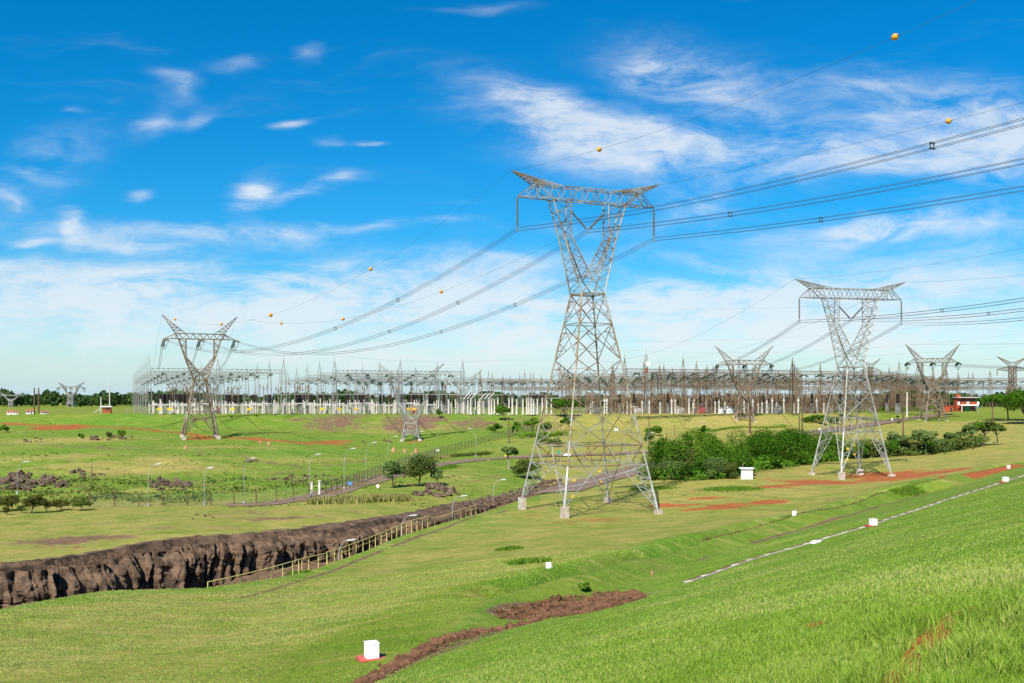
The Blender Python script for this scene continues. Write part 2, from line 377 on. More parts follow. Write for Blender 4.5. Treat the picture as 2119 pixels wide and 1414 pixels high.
strip(aR, [(-40,876),(0,877),(150,880),(300,889),(380,897),(450,905),(540,911),(620,917),(720,913)], 2.6, .85)
strip(aR, [hit_plane(*p)[:2] for p in [(1840,1440),(1880,1385),(1925,1325),(1965,1285),(2010,1262)]], .22, .95, True)
strip(aR, [(520,905),(640,920),(750,924)], 2, .6)
strip(aR, [(1580,1008),(1690,1001),(1800,996),(1900,990),(2000,984),(2060,971),(2119,963),(2150,960)], 1.5, .95)
strip(aB, [(760,1414),(900,1352),(1000,1318),(1120,1282),(1190,1262)], .6, .9)
strip(aB, [(1040, 1271), (1110, 1262), (1180, 1254), (1250, 1245), (1320, 1236)], .95, 1)
strip(aB, [(1560,1124),(1594,1114),(1640,1101),(1685,1088),(1760,1066),(1818,1048),(1880,1031),(1943,1016)], .35, .85)
strip(aB, [(1425,1202),(1690,1115),(1807,1082),(2000,1020),(2119,982)], .22, .8)
strip(aB, [(1447,1160),(1470,1152)], .5, .6)
for seg in ([(500,1237),(560,1222),(640,1196),(740,1160),(790,1140)], [(812,1131),(870,1109),(940,1085),(985,1068)], [(1030,1062),(1050,1056)]): strip(aB, seg, .3, 1)
rim_w = [((p - CX) / F * d, d) for p, d in RIM[2:]]; clf_w = [((p - CX) / F * d, d) for p, d in CLF[1:]]
strip(aB, clf_w, 3.0, 1, True)
for pts, w_, k in [([(-30,918),(120,922),(260,930),(400,936),(520,948),(600,962),(640,975)], 2.2, .50), ([(60,930),(240,925),(420,925)], 1.6, .45), ([(560,985),(650,968),(760,955)], 1.5, .45), ([(60,1095),(300,1078),(480,1063)], 1.2, .42), ([(900,1003),(960,1000),(1030,985)], .9, .5)]: strip(aB, pts, w_, k)
for pts in [[(355,1347),(420,1328),(480,1312),(520,1303)], [(415,1359),(470,1346),(540,1330)], [(600,1330),(700,1300),(800,1278)], [(500,1290),(640,1262),(760,1246)], [(940,1150),(1060,1128),(1180,1112)]]: strip(aD, pts, .20, 1.7)
PXT = CX + F * TX / np.maximum(TY, .3)
dR = np.interp(PXT, RIM[:, 0], RIM[:, 1]); dC = np.interp(PXT, CLF[:, 0], CLF[:, 1])
aB = np.where((PXT < 1157) & (TY > dR + .8) & (TY < dC + 2) & (TY > 20), 1, aB)
for a in [(700,872,280,34,.66),(850,876,240,40,.78),(980,880,220,34,.62),(1080,882,150,36,.5),(900,890,200,20,.45),(620,868,120,14,.6),(120,1000,400,60,.42),(430,1000,300,40,.42),(650,990,200,24,.42),(150,940,300,10,.4),(420,930,300,12,.35),(250,925,500,10,.4),(900,866,90,16,.8),(60,1000,200,50,.35),(370,1005,160,30,.35),(1050,905,130,20,.3),(500,1060,300,30,.45),(560,1072,400,16,.6),(150,1118,420,40,.66),(330,1092,200,24,.5),(700,1058,200,14,.5)]: patch(aB, *a, soft=1.2)
for a in [(1500,868,460,40,1),(1300,880,260,50,.8),(1750,868,260,30,.9),(600,1065,500,60,.7),(200,1120,500,70,.65),(150,910,400,18,1),(300,972,560,34,1.05),(100,945,400,22,.9),(600,952,420,22,.8),(480,925,400,10,.7),(180,962,400,16,.9),(850,890,400,26,.7),(300,1020,600,24,.6),
          (330,960,240,40,1.1),(900,1000,400,60,.55),(1100,1110,500,80,.62),(1900,900,420,60,.65),(2000,940,300,40,.55),(1350,930,200,50,.6),(1450,1090,350,60,.65),(1700,1040,300,40,.55),
          (500,1260,700,90,.55),(350,1350,500,110,.45),(900,1190,400,60,.6),(1250,1150,300,60,.55),(980,1225,60,30,.6),(1100,925,400,50,.5),(1500,955,200,30,.4),(60,1075,200,40,.4),(940,985,240,50,.6)]: patch(aD, *a, soft=1.2)
for a in [(640,940,600,60,.9),(200,880,700,40,.9),(120,935,280,30,.8),(640,1010,260,40,.8),(1100,1030,300,30,.6),(980,1080,200,30,.8),(950,850,300,20,.6),(740,905,140,20,.6),(1520,1010,120,18,1),(1350,1010,120,14,.9),(1090,1163,80,12,1),(450,885,300,26,.8)]: patch(aL, *a, soft=1.2)
dT, sT = seg_dist(TX, TY, TRL)
aL = np.where((PXT < 1100) & (TY > 165) & (TY < 420), np.maximum(aL, .5 * sst(.9 - aD, 0, .5)), aL)
alT = sst((TX - TR[2][0]) * UX + (TY - TR[2][1]) * UY, -2, 9)
aL = np.maximum(aL, np.where(sT > 0, alT, 1) * np.where(sT > 0, .55 * (dT < 3) + (1 - sst(dT, 5.0, 6.6)) * .95, .62) * (TY < 400))
for a in [(90,1000,230,44,.62),(350,1004,110,30,.6),(560,990,120,20,.5),(690,990,120,16,.5)]: patch(aB, *a, soft=1.1)
aD = np.where((sT > 0) & (TY < 170) & (dT > 3), np.maximum(aD, .52 * sst(dT, 4.5, 8)), aD)
aD = np.where((PXT > 1120) & (TY > 150) & (TY < 430) & (sT > 0), np.maximum(aD, .72), aD)
aD = np.where((PXT < 1120) & (TY > 95) & (TY < 160) & (TY > dC + 3), np.maximum(aD, .6), aD)
strip(aL, rim_w, 3.0, .9, True)

g = bpy.data.materials.new('grassland'); g.use_nodes = True; t = NT(g.node_tree); b = t.n['Principled BSDF']
b.inputs['Roughness'].default_value = .95; b.inputs['Specular IOR Level'].default_value = .08
geo = t.new('ShaderNodeNewGeometry').outputs['Position']
n_big = t.noise(geo, .03, 4, .6); n_mid = t.noise(geo, .22, 5, .62); n_sm = t.noise(geo, 1.6, 5, .65); n_fin = t.noise(geo, 9, 4, .7)
rot = t.new('ShaderNodeVectorRotate', rotation_type='Z_AXIS'); t.l.new(geo, rot.inputs['Vector']); rot.inputs['Angle'].default_value = R(22)
mow = t.noise(t.vm('MULTIPLY', rot.outputs[0], (.04, .9, 0)), 1, 3, .55)           # mower swaths
base = t.mix(t.ramp(t.m('ADD', t.m('MULTIPLY', n_mid, .5), t.m('MULTIPLY', n_sm, .5)), .34, .66), (.115, .175, .016), (.190, .230, .030))
lush = t.mix(t.ramp(n_sm, .35, .65), (.055, .165, .010), (.115, .245, .022))
c = t.mix(t.m('MULTIPLY', t.attr('lush').outputs['Fac'], t.m('MULTIPLY_ADD', n_mid, 1.2, .2), clamp=True), base, lush)
dry_a = t.m('ADD', t.attr('dry').outputs['Fac'], t.m('ADD', t.m('MULTIPLY_ADD', n_mid, 1.7, -.80), t.m('MULTIPLY_ADD', mow, .9, -.42)))
dry = t.mix(t.ramp(n_sm, .3, .7), (.28, .235, .055), (.37, .30, .095))
c = t.mix(t.m('MULTIPLY', t.ramp(dry_a, .05, 1.25), t.m('SUBTRACT', 1.05, t.m('MULTIPLY', t.attr('lush').outputs['Fac'], .55)), clamp=True), c, dry)
c = t.mix(t.m('MULTIPLY', t.ramp(n_fin, .44, .66), .55), c, (.055, .09, .010))
c = t.mix(t.m('MULTIPLY', t.ramp(n_big, .5, .72), .30), c, (.29, .25, .055))
n_cl = t.noise(geo, .55, 6, .7); n_st = t.noise(t.vm('MULTIPLY', geo, (.35, 1.6, 0)), .35, 5, .65)
c = t.mix(t.m('MULTIPLY', t.ramp(n_cl, .50, .68), .50), c, (.085, .125, .014))
c = t.mix(t.m('MULTIPLY', t.ramp(n_st, .53, .70), .55), c, (.37, .30, .10))
c = t.mix(t.m('MULTIPLY', t.ramp(t.noise(geo, .09, 6, .68), .56, .70), t.m('MULTIPLY_ADD', t.attr('dry').outputs['Fac'], .55, .12)), c, (.26, .165, .075))
fray = t.m('ADD', t.m('ADD', t.m('MULTIPLY_ADD', n_mid, 1.1, -.55), t.m('MULTIPLY_ADD', n_cl, .9, -.45)), t.m('MULTIPLY_ADD', n_sm, .9, -.45))
brown = t.mix(t.ramp(n_sm, .35, .65), (.095, .058, .036), (.20, .125, .075))
c = t.mix(t.ramp(t.m('ADD', t.attr('brown').outputs['Fac'], fray), .38, .66), c, brown)
red = t.mix(t.ramp(n_sm, .35, .68), (.26, .052, .017), (.36, .10, .036))
c = t.mix(t.m('MULTIPLY', t.ramp(t.m('ADD', t.attr('red').outputs['Fac'], fray), .42, .72), .88), c, red)
t.put(b.inputs['Base Color'], c)
bn = t.new('ShaderNodeBump'); bn.inputs['Strength'].default_value = .9; bn.inputs['Distance'].default_value = .16
t.put(bn.inputs['Height'], t.m('ADD', t.m('MULTIPLY', n_fin, .6), n_sm)); t.l.new(bn.outputs[0], b.inputs['Normal'])
ground = mesh_np('ground', np.stack([TX, TY, TZ], -1), TQ, g, None, True, dict(red=aR, dry=aD, brown=aB, lush=aL)); ground['kind'] = 'structure'

# ------------------------------------------------------------------ roads (sheets draped over the ground)
rm = bpy.data.materials.new('asphalt'); rm.use_nodes = True; t = NT(rm.node_tree); b = t.n['Principled BSDF']; b.inputs['Roughness'].default_value = .9
gp = t.new('ShaderNodeNewGeometry').outputs['Position']; n = t.noise(gp, .6, 6, .65)
t.put(b.inputs['Base Color'], t.mix(t.ramp(n, .35, .7), (.130, .082, .050), (.195, .130, .084)))
def resample(P, step):
    P = np.array(P, float); d = np.concatenate([[0], np.cumsum(np.linalg.norm(np.diff(P, axis=0), axis=1))])
    # smooth (Catmull-like) through cosine-free dense linear sampling followed by averaging
    s = np.linspace(0, d[-1], max(3, int(d[-1] / step))); Q = np.stack([np.interp(s, d, P[:, k]) for k in range(P.shape[1])], -1)
    for _ in range(int(6 / step * 2) + 2):
        Q[1:-1] = (Q[:-2] + 2 * Q[1:-1] + Q[2:]) / 4
    return Q
def ribbon(name, pts, wl, wr, m, lift, step=1.2, k=9):
    C = resample([tuple(at(*p))[:2] if len(p) == 2 else p[:2] for p in pts], step)
    T = np.gradient(C, axis=0); T /= np.linalg.norm(T, axis=1)[:, None]; N = np.stack([-T[:, 1], T[:, 0]], -1)
    o = np.linspace(-wr, wl, k); XY = C[:, None] + N[:, None] * o[None, :, None]
    z = height(XY[..., 0].ravel(), XY[..., 1].ravel()).reshape(XY.shape[:2]); zc = z.mean(1); 
    for _ in range(6): zc[1:-1] = (zc[:-2] + 2 * zc[1:-1] + zc[2:]) / 4
    Z = np.maximum(z + lift, zc[:, None] * .6 + z * .4 + lift)
    V = np.concatenate([XY, Z[..., None]], -1); m_ = len(C)
    i = (np.arange(m_ - 1)[:, None] * k + np.arange(k - 1)[None]).ravel()
    return mesh_np(name, V, np.stack([i, i + 1, i + k + 1, i + k], -1), m, None, True), C, N
ROAD1 = [(470,1047),(560,1044),(660,1028),(745,1003),(820,981),(905,962),(1000,951),(1090,946),(1180,943),(1260,941),(1345,935)]
r1, r1c, r1n = ribbon('access_road', ROAD1, 3.0, 3.0, rm, .10); r1['kind'] = 'structure'
ROAD2 = [(1150,1020),(1215,1000),(1265,988),(1320,972),(1380,955),(1440,938)]
r2, r2c, r2n = ribbon('dam_road', ROAD2, 4.4, 4.4, rm, .12); r2['kind'] = 'structure'
ROAD3 = [(1640,905),(1665,899),(1730,889),(1800,879),(1860,869),(1915,862),(1960,857)]
r3, _, _ = ribbon('yard_road', ROAD3, 4.5, 4.5, rm, .14); r3['kind'] = 'structure'
ym = mat('lane_line', (.55, .30, .06), .8, (.40, .22, .06), 1.0, .1)
def line_mesh(name, C, N, off, w_, lift, m):
    L = C + N * off; a, b_ = L + N * w_, L - N * w_
    V = [(p[0], p[1], z) for p, z in zip(np.concatenate([a, b_]), height(np.concatenate([a, b_])[:, 0], np.concatenate([a, b_])[:, 1]) + lift)]
    n = len(C); i = np.arange(n - 1)
    o = mesh_np(name, V, np.stack([i, i + n, i + n + 1, i + 1], -1), m); o['kind'] = 'structure'; return o
line_mesh('road_marking', r1c, r1n, 0, .09, .17, ym)
line_mesh('road_marking', r2c, r2n, 0, .09, .19, M['white'])

# ------------------------------------------------------------------ rock cut: far wall of the canyon
ps = np.linspace(-620, 1150, 3600)
d_ = np.interp(ps, CLF[:, 0], CLF[:, 1]); X0, Y0 = (ps - CX) / F * d_, d_
sarc = np.concatenate([[0], np.cumsum(np.hypot(np.diff(X0), np.diff(Y0)))]); ss_ = np.arange(0, sarc[-1], .13)
cx_, cy_ = np.interp(ss_, sarc, X0), np.interp(ss_, sarc, Y0); cpx = np.interp(ss_, sarc, ps)
for _ in range(60): cx_[1:-1] = (cx_[:-2] + 2 * cx_[1:-1] + cx_[2:]) / 4; cy_[1:-1] = (cy_[:-2] + 2 * cy_[1:-1] + cy_[2:]) / 4
tx_, ty_ = np.gradient(cx_), np.gradient(cy_); L_ = np.hypot(tx_, ty_); nxo, nyo = ty_ / L_, -tx_ / L_     # towards the canyon (right / camera side)
top = height(cx_ - nxo * 2.4, cy_ - nyo * 2.4); bot = np.interp(cpx, FLO[:, 0], FLO[:, 1]) - .6; bot = np.minimum(bot, top - .5)
nv = 60; rows = []
for j in range(nv):
    v = j / (nv - 1); z = bot + (top - .25 - bot) * v; hgt = np.clip((top - bot) / 5, .15, 1)
    sk = ss_ - z * .16 + (fbm(ss_ / 4, z / 3, 40, 2) - .5) * .8
    big = fbm(sk / 7.0, z / 40, 41, 2); rib = np.abs(fbm(sk / 3.4, z / 14, 42, 2) - .5) * 2; rib2 = 1 - np.abs(fbm(sk / 1.15, z / 7, 43, 3) - .5) * 4
    gul = sst(fbm(sk / 2.6, z / 22 + 5, 61, 2), .56, .66)
    rib3 = 1 - np.abs(fbm(sk / .62, z / 5, 44, 2) - .5) * 4; gul2 = sst(fbm(sk / 1.15, z / 9 + 3, 62, 2), .52, .62)
    dsp = .5 + 2.2 * (big - .3) + 1.5 * rib + .50 * rib2 + .22 * rib3 - 1.9 * gul - 1.5 * gul2 + .9 * (fbm(ss_ / 4, z / 2.0, 47, 3) - .45) + .75 * (fbm(ss_ / .8, z / 1.1, 53, 4) - .5) + (1 - v) * 1.1
    colm = 0
    for (wd_, am, sd) in ((4.2, 1.7, 5), (1.3, 1.25, 6), (.6, .45, 7)):        # jointed columns with dark clefts between them
        q = (sk + (fbm(ss_ / (wd_ * 3), z / 8, sd, 2) - .5) * wd_ * 2.2) / wd_; ci = np.floor(q); tq = (q - ci) * 2 - 1
        blk = np.floor(z / (2.4 * am + .6) + hsh(ci, ci * 0, sd + 3) * 5); colm = colm + am * (hsh(ci, ci * 0 + 1, sd) - .3 + .35 * (hsh(ci, blk, sd + 9) - .5)) + am * .8 * np.sqrt(np.clip(1 - tq ** 4, 0, 1)) - am * .8
    dsp = .4 * dsp + colm + .9 + .55 * (fbm(ss_ / .55, z / .7, 91, 4) - .5) + .5 * (np.abs(fbm(ss_ / 1.1, z / .9, 92, 3) - .5) * 2 - .3)
    dsp = np.maximum(dsp + .9, .05 + .3 * rib) * hgt + .25
    dsp = dsp - 1.5 * hgt * sst(v, .78, 1.0) * (.3 + 1.0 * fbm(ss_ / 2.5, z * 0, 57, 2))
    zz = z + (fbm(ss_ / 1.2, z / 1.0, 59, 3) - .5) * .4 * hgt
    rows.append(np.stack([cx_ + nxo * dsp, cy_ + nyo * dsp, zz], -1))
last = rows[-1]
for k_, (back, up) in enumerate([(.5, .05), (1.1, .13), (1.8, .15), (2.6, .12), (3.6, -.02), (4.4, -.3)]):
    bx = cx_ - nxo * back; by = cy_ - nyo * back
    rows.append(np.stack([bx, by, height(bx, by) * min(1, .4 + k_ * .3) + (1 - min(1, .4 + k_ * .3)) * top + up * np.clip((top - bot) / 4, .1, 1) + (fbm(ss_ / 1.1, back / 1.1 + ss_ * 0, 71, 3) - .5) * .35], -1))
V = np.stack(rows, 0); nR, nC = V.shape[:2]
i = (np.arange(nR - 1)[:, None] * nC + np.arange(nC - 1)[None]).ravel()
cliff = mesh_np('rock_cliff', V, np.stack([i, i + 1, i + nC + 1, i + nC], -1), M['rock'], None, False); cliff['kind'] = 'structure'
# ------------------------------------------------------------------ pylons
def lerp(a, b, t): return tuple(np.array(a, float) * (1 - t) + np.array(b, float) * t)
def zig(mb, A0, A1, B0, B1, n, w, rungs=False):
    for i in range(n):
        a, b, c = i / n, (i + .5) / n, (i + 1) / n
        mb.bar(lerp(A0, A1, a), lerp(B0, B1, b), w); mb.bar(lerp(B0, B1, b), lerp(A0, A1, c), w)
        if rungs and i: mb.bar(lerp(A0, A1, a), lerp(B0, B1, a), w)
def insulator(a, b, r, name, m, parent, n=8, discs=None):
    mb = MB(); L = (Vector(b) - Vector(a)).length; k = discs or max(6, int(L / .17)); pr = [(0, .03), (.04, .03)]
    for i in range(k):
        t = .05 + .9 * i / k; pr += [(t, r * .35), (t + .12 / k, r), (t + .5 / k, r * .95), (t + .62 / k, r * .35)]
    pr += [(.96, .03), (1, .03)]
    mb.lathe(a, b, pr, n); return mb.build(name, m, parent)
def pylon(name, label, group, pos, theta, sp, m, minsul):
    """lattice pylon; local x along the cross-arm, y along the line; returns world attachment points"""
    root = empty(name, pos, theta, label, 'pylon', group); ws = sp.get('ws', 1.0)
    hb, zw, ww = sp['hb'], sp['zw'], sp['ww']
    wz = lambda z: hb + (ww - hb) * z / zw
    cor = [(-1, -1), (1, -1), (1, 1), (-1, 1)]; ct, st_ = math.cos(theta), math.sin(theta)
    pt = lambda c, z: (c[0] * wz(z), c[1] * wz(z), z)
    r1_, r2_ = sp['rings']; CH, BR, SE = .25 * ws, .13 * ws, .08 * ws
    body = MB()
    for i, c in enumerate(cor):
        lx, ly = c[0] * hb, c[1] * hb; gx, gy = pos[0] + lx * ct - ly * st_, pos[1] + lx * st_ + ly * ct
        gz = hz(gx, gy) - pos[2]; fh = sp['fhs'][i] if 'fhs' in sp else sp['foot']; zf = gz + fh - .1
        f = pt(c, zf)
        ft = MB(); fs = sp.get('fs', 1.15); ft.box((f[0], f[1], gz + fh / 2 - .5), (fs, fs, fh + 1.0)); ft.build('footing', M['concrete'], root)
        lg = MB(); lg.angle(f, pt(c, r1_), CH * 1.15)
        for o in (cor[(i + 1) % 4], cor[(i - 1) % 4]):
            q = tuple(np.array(pt(c, r1_)) * (1 - .36) + np.array(pt(o, r1_)) * .36)
            lg.angle(f, q, BR)
            zig(lg, lerp(f, pt(c, r1_), .12), pt(c, r1_), lerp(f, q, .12), q, 3, SE, True)
        q1, q2 = [lerp(pt(c, r1_), pt(o, r1_), .36) for o in (cor[(i + 1) % 4], cor[(i - 1) % 4])]
        lg.bar(q1, q2, SE)
        lg.build('leg', sp.get('lm', m), root)
        body.angle(pt(c, r1_), pt(c, zw), CH)
        o = cor[(i + 1) % 4]
        for z in (r1_, r2_): body.bar(pt(c, z), pt(o, z), BR * 1.2, BR * 1.5)
        body.bar(pt(c, zw), pt(o, zw), BR * 1.5, BR * 1.8)
        A, B = pt(c, r1_), pt(o, r1_); C_, D = pt(c, r2_), pt(o, r2_)
        body.bar(C_, lerp(A, B, .36), BR); body.bar(D, lerp(A, B, .64), BR)
        body.bar(lerp(A, B, .36), lerp(C_, D, .5), BR); body.bar(lerp(A, B, .64), lerp(C_, D, .5), BR)
        body.bar(lerp(A, B, .18), lerp(C_, D, .25), SE); body.bar(lerp(A, B, .82), lerp(C_, D, .75), SE)
        L = sp['levels']
        for k in range(len(L) - 1):
            a, b = L[k], L[k + 1]; p0, p1, p2, p3 = pt(c, a), pt(o, a), pt(c, b), pt(o, b)
            body.angle(p0, p3, BR); body.angle(p1, p2, BR)
            tX = wz(a) / (wz(a) + wz(b)); X = lerp(p0, p3, tX)
            if k in sp.get('belts', ()): body.bar(p2, p3, BR)
            if b - a > 3.4:                     # redundant members
                for u, v in ((p0, p2), (p1, p3)):
                    mid = lerp(u, v, .5); body.bar(mid, lerp(u, X, .5), SE); body.bar(mid, lerp(v, X, .5), SE)
                    body.bar(lerp(u, v, .25), lerp(u, X, .5), SE); body.bar(lerp(u, v, .75), lerp(v, X, .5), SE)
    for z in (r2_, zw): body.bar(pt(cor[0], z), pt(cor[2], z), SE); body.bar(pt(cor[1], z), pt(cor[3], z), SE)
    body.build('body', m, root)
    zf, zk, zb, zt = sp['zf'], sp['zk'], sp['zb'], sp['zt']; yk, yb = sp['yk'], sp['yb']
    for s in (-1, 1):
        arm = MB(); yf = ww + (yk - ww) * (zf - zw) / (zk - zw)
        for y in (-1, 1):
            W0 = (s * ww, y * ww, zw); K0 = (s * sp['xo'], y * yk, zk); B0 = (s * sp['xbo'], y * yb, zb)
            Fk = (0, y * yf, zf); Ki = (s * sp['xi'], y * yk, zk); Bi = (s * sp['xbi'], y * yb, zb)
            arm.angle(W0, K0, CH * .85); arm.angle(K0, B0, CH * .8)
            arm.angle((-s * ww, y * ww, zw), Fk, CH * .6); arm.angle(Fk, Ki, CH * .7); arm.angle(Ki, Bi, CH * .65)
            O1 = lerp(W0, K0, (zf - zw) / (zk - zw)); arm.bar(W0, Fk, BR * .9); arm.bar(O1, Fk, SE); arm.bar(K0, Ki, BR)
            zig(arm, O1, K0, Fk, Ki, sp.get('na', 4), SE, True); zig(arm, K0, B0, Ki, Bi, sp.get('nb', 3), SE, True)
        for (a, b, n) in ((('xo', zk), ('xbo', zb), 3), (('xi', zk), ('xbi', zb), 3)):
            zig(arm, (s * sp[a[0]], -yk, a[1]), (s * sp[b[0]], -yb, b[1]), (s * sp[a[0]], yk, a[1]), (s * sp[b[0]], yb, b[1]), n, SE)
        zig(arm, (s * ww, -ww, zw), (s * sp['xo'], -yk, zk), (s * ww, ww, zw), (s * sp['xo'], yk, zk), 5, SE)
        zig(arm, (0, -yf, zf), (s * sp['xi'], -yk, zk), (0, yf, zf), (s * sp['xi'], yk, zk), 4, SE)
        arm.build('fork_arm', m, root)
    xt, xT, xe = sp['xtip'], sp['xtop'], sp['xpk']
    ca = MB(); n = sp.get('nc', 9)
    for y in (-yb, yb):
        ca.angle((-xT, y, zb), (xT, y, zb), BR * 1.4); ca.angle((-xT, y, zt), (xT, y, zt), BR * 1.3)
        for s in (-1, 1): ca.angle((s * xT, y, zb), (s * xt, 0, zb), BR * 1.2); ca.angle((s * xT, y, zt), (s * xt, 0, zb), BR); ca.bar((s * xT, y, zb), (s * xT, y, zt), SE); ca.bar((s * (xT + xt) / 2, y / 2, zb), (s * xT, y, zt), SE)
        zig(ca, (-xT, y, zb), (xT, y, zb), (-xT, y, zt), (xT, y, zt), n, SE * 1.15)
    for z in (zb, zt): zig(ca, (-xT, -yb, z), (xT, -yb, z), (-xT, yb, z), (xT, yb, z), n, SE)
    ca.build('crossarm', m, root)
    for s in (-1, 1):
        pk = MB(); tip = (s * sp['xp'], 0, sp['zp'])
        for y in (-yb, yb):
            a, b = (s * xT, y * .9, zt), (s * xe, y, zt)
            pk.angle(a, tip, BR); pk.angle(b, tip, BR); zig(pk, lerp(a, tip, .05), lerp(a, tip, .92), lerp(b, tip, .1), lerp(b, tip, .94), 6, SE)
            pk.bar((s * xT, y, zt), (s * sp['xbo'], y, zb), BR)
        for t in (.2, .4, .6, .8): pk.bar(lerp((s * xe, -yb, zt), tip, t), lerp((s * xe, yb, zt), tip, t), SE); pk.bar(lerp((s * xT, -yb, zt), tip, t), lerp((s * xT, yb, zt), tip, t), SE)
        pk.build('earthwire_peak', m, root)
    mw = Matrix.Translation(pos) @ Matrix.Rotation(theta, 4, 'Z'); out = dict(gw=[mw @ Vector((s * sp['xp'], 0, sp['zp'])) for s in (-1, 1)])
    r = sp.get('ir', .14)
    if sp['kind'] == 'susp':
        L = sp['il']; ph = []
        for s in (-1, 1):
            insulator((s * xt, 0, zb), (s * xt, 0, zb - L), r, 'insulator_string', minsul, root); p = [s * xt, 0, zb - L - .2]; ph.append(p)
        zv = zb - sp['vl']; xv = sp['xbi'] - .25
        for s in (-1, 1): insulator((s * xv, 0, zb - sp['vd']), (s * .12, 0, zv), r, 'insulator_string', minsul, root)
        ph = [ph[0], [0, 0, zv - .2], ph[1]]
        for p in ph:
            yk_ = MB()
            for dx in (-.23, .23):
                for dz in (.2, -.25): yk_.box((p[0] + dx, 0, p[2] + dz), (.07, .5, .07))
            yk_.bar((p[0] - .23, 0, p[2] + .2), (p[0] + .23, 0, p[2] + .2), .06); yk_.bar((p[0] - .23, 0, p[2] - .25), (p[0] + .23, 0, p[2] - .25), .06); yk_.bar((p[0], 0, p[2] + .35), (p[0], 0, p[2] - .25), .06)
            yk_.build('clamp', M['steel'], root)
        out['ph'] = [mw @ Vector(p) for p in ph]
    else:
        out['fw'], out['bk'] = [], []
        for x in (-xt, 0, xt):
            zz = zb - .1; e = []
            for key, d in (('fw', sp['fdir']), ('bk', sp['bdir'])):
                dv = Vector(d); ends = []
                for q in (-.28, .28):
                    sv = Vector((dv.y, -dv.x, 0)).normalized() * q
                    insulator(Vector((x, 0, zz)) + sv, Vector((x, 0, zz)) + sv + dv, r, 'insulator_string', minsul, root, 6, sp.get('nd', 14))
                en = Vector((x, 0, zz)) + dv; e.append(en); out[key].append(mw @ en)
            L = sp.get('jl', 3.2); insulator((x, 0, zz), (x, 0, zz - L), r * .6, 'insulator_string', minsul, root, 6, 10)
            jl = MB()
            for q in (-.2, .2):
                pts = []
                for t in np.linspace(0, 1, 17):
                    a = e[0] * (1 - t) ** 2 + Vector((x, 0, zz - 2 * L + (e[0].z + e[1].z) / -2 + zz)) * 2 * t * (1 - t) + e[1] * t * t
                    pts.append((a.x + q, a.y, max(a.z, zz - L - .1)))
                jl.tube(pts, .035 * ws, 4)
            jl.build('jumper_cable', M['wire'], root)
    for (i, z) in sp.get('plates', ()):
        c = cor[i]; p = pt(c, z); pl = MB(); pl.box((p[0] * .97 - c[0] * .9, p[1] * 1.0, p[2]), (.5, .05, .4)); pl.build('warning_plate', M['yellow'], root)
    return root, out
HEAD = dict(ww=1.85, xo=4.3, xi=3.15, xbo=6.0, xbi=3.05, xtip=11.3, xtop=8.7, xpk=4.3, xp=12.2, yk=.95, yb=.85, kind='susp', il=4.5, vl=4.0, vd=1.4, ir=.17, foot=1.2)
def susp(hb, zw, rings, levels, **k):
    d = dict(HEAD); d.update(hb=hb, zw=zw, rings=rings, levels=levels, zf=zw + 2.1, zk=zw + 8.4, zb=zw + 13.6, zt=zw + 15.5, zp=zw + 17.2); d.update(k); return d
def gpos(px, py, d): p = gnd(px, d); return Vector((p.x, p.y, p.z))
TH1 = R(23)
P1 = gpos(1216, 1056, 147); P1.z = (HY - 1057) / F * 147
t1_, W1 = pylon('lattice_pylon', 'tallest pylon, standing nearest on the lawn beside the rock cut, four concrete feet', None, P1, TH1,
    susp(7.6, 31.9, ws=.86, fs=.95, rings=(7.0, 9.8), levels= [9.8, 16.6, 22.2, 27.5, 31.9], belts=(0, 2), lm=M['gleg'], fhs=(1.5, .6, .8, 1.8), plates=((0, 5.1), (0, 2.9), (2, 5.3), (2, 3.6))), M['tsteel'], M['insul'])
P2 = gpos(1761, 989, 198); P2.z = (HY - 989) / F * 198
t2_, W2 = pylon('lattice_pylon', 'grey suspension pylon standing on red soil to the right of the green thicket', None, P2, R(13),
    susp(5.6, 22.0, ws=.9, fs=1.0, rings=(9.2, 12.0), levels= [12.0, 17.0, 22.0], belts=(), lm=M['gleg'], fhs=(1.5, .4, 1.2, .4), plates=((0, 6.0), (0, 4.0), (2, 6.2), (2, 4.4))), M['steel'], M['insul'])
def strain(k, hb, zw, zf, zk, zb, **kw):
    d = dict(kind='strain', hb=hb, zw=zw, ww=1.9, zf=zf, zk=zk, zb=zb, zt=zb + 1.7, zp=zb + 7.6, xo=4.7, xi=4.3, xbo=6.6, xbi=4.4, xtip=10.9, xtop=7.5, xpk=4.5, xp=11.7,
             yk=.95, yb=.85, rings=(zw * .34, zw * .5), levels=[zw * .5, zw * .72, zw], na=5, nb=3, nc=7, ir=.2, foot=1.1, fdir=(0, -3.2, -.9), bdir=(0, 3.0, -1.3), fs=1.2)
    d.update(kw); return d
P3_ = gpos(414, 909, 323); P3_.z = (HY - 909) / F * 323
t3_, W3 = pylon('lattice_pylon', 'brown strain pylon on the green field to the left, horns up against the sky', None, P3_, R(22),
    strain(1, 5.5, 19.1, 21.2, 26.5, 32.4, ws=1.5, rings=(6.4, 9.0), levels=[9.0, 13.3, 19.1], ir=.24, fdir=(.9, -3.2, -.7), bdir=(-.7, 2.4, -2.6)), M['dsteel'], M['insul'])
def far_pylon(px, py, d, th, label, m, hb, zw, zf, zk, zb, **kw):
    p = gpos(px, py, d); p.z = (HY - py) / F * d
    return pylon('lattice_pylon', label, None, p, R(th), strain(1, hb, zw, zf, zk, zb, **kw), m, M['insulg'])
t4_, W4 = far_pylon(1540, 890, 405, -5, 'rusty strain pylon rising from the dry bank behind the green thicket', M['dsteel'], 4.3, 15, 16.5, 21, 26.6, ws=1.5, ir=.3, zp=34.2, foot=.5)
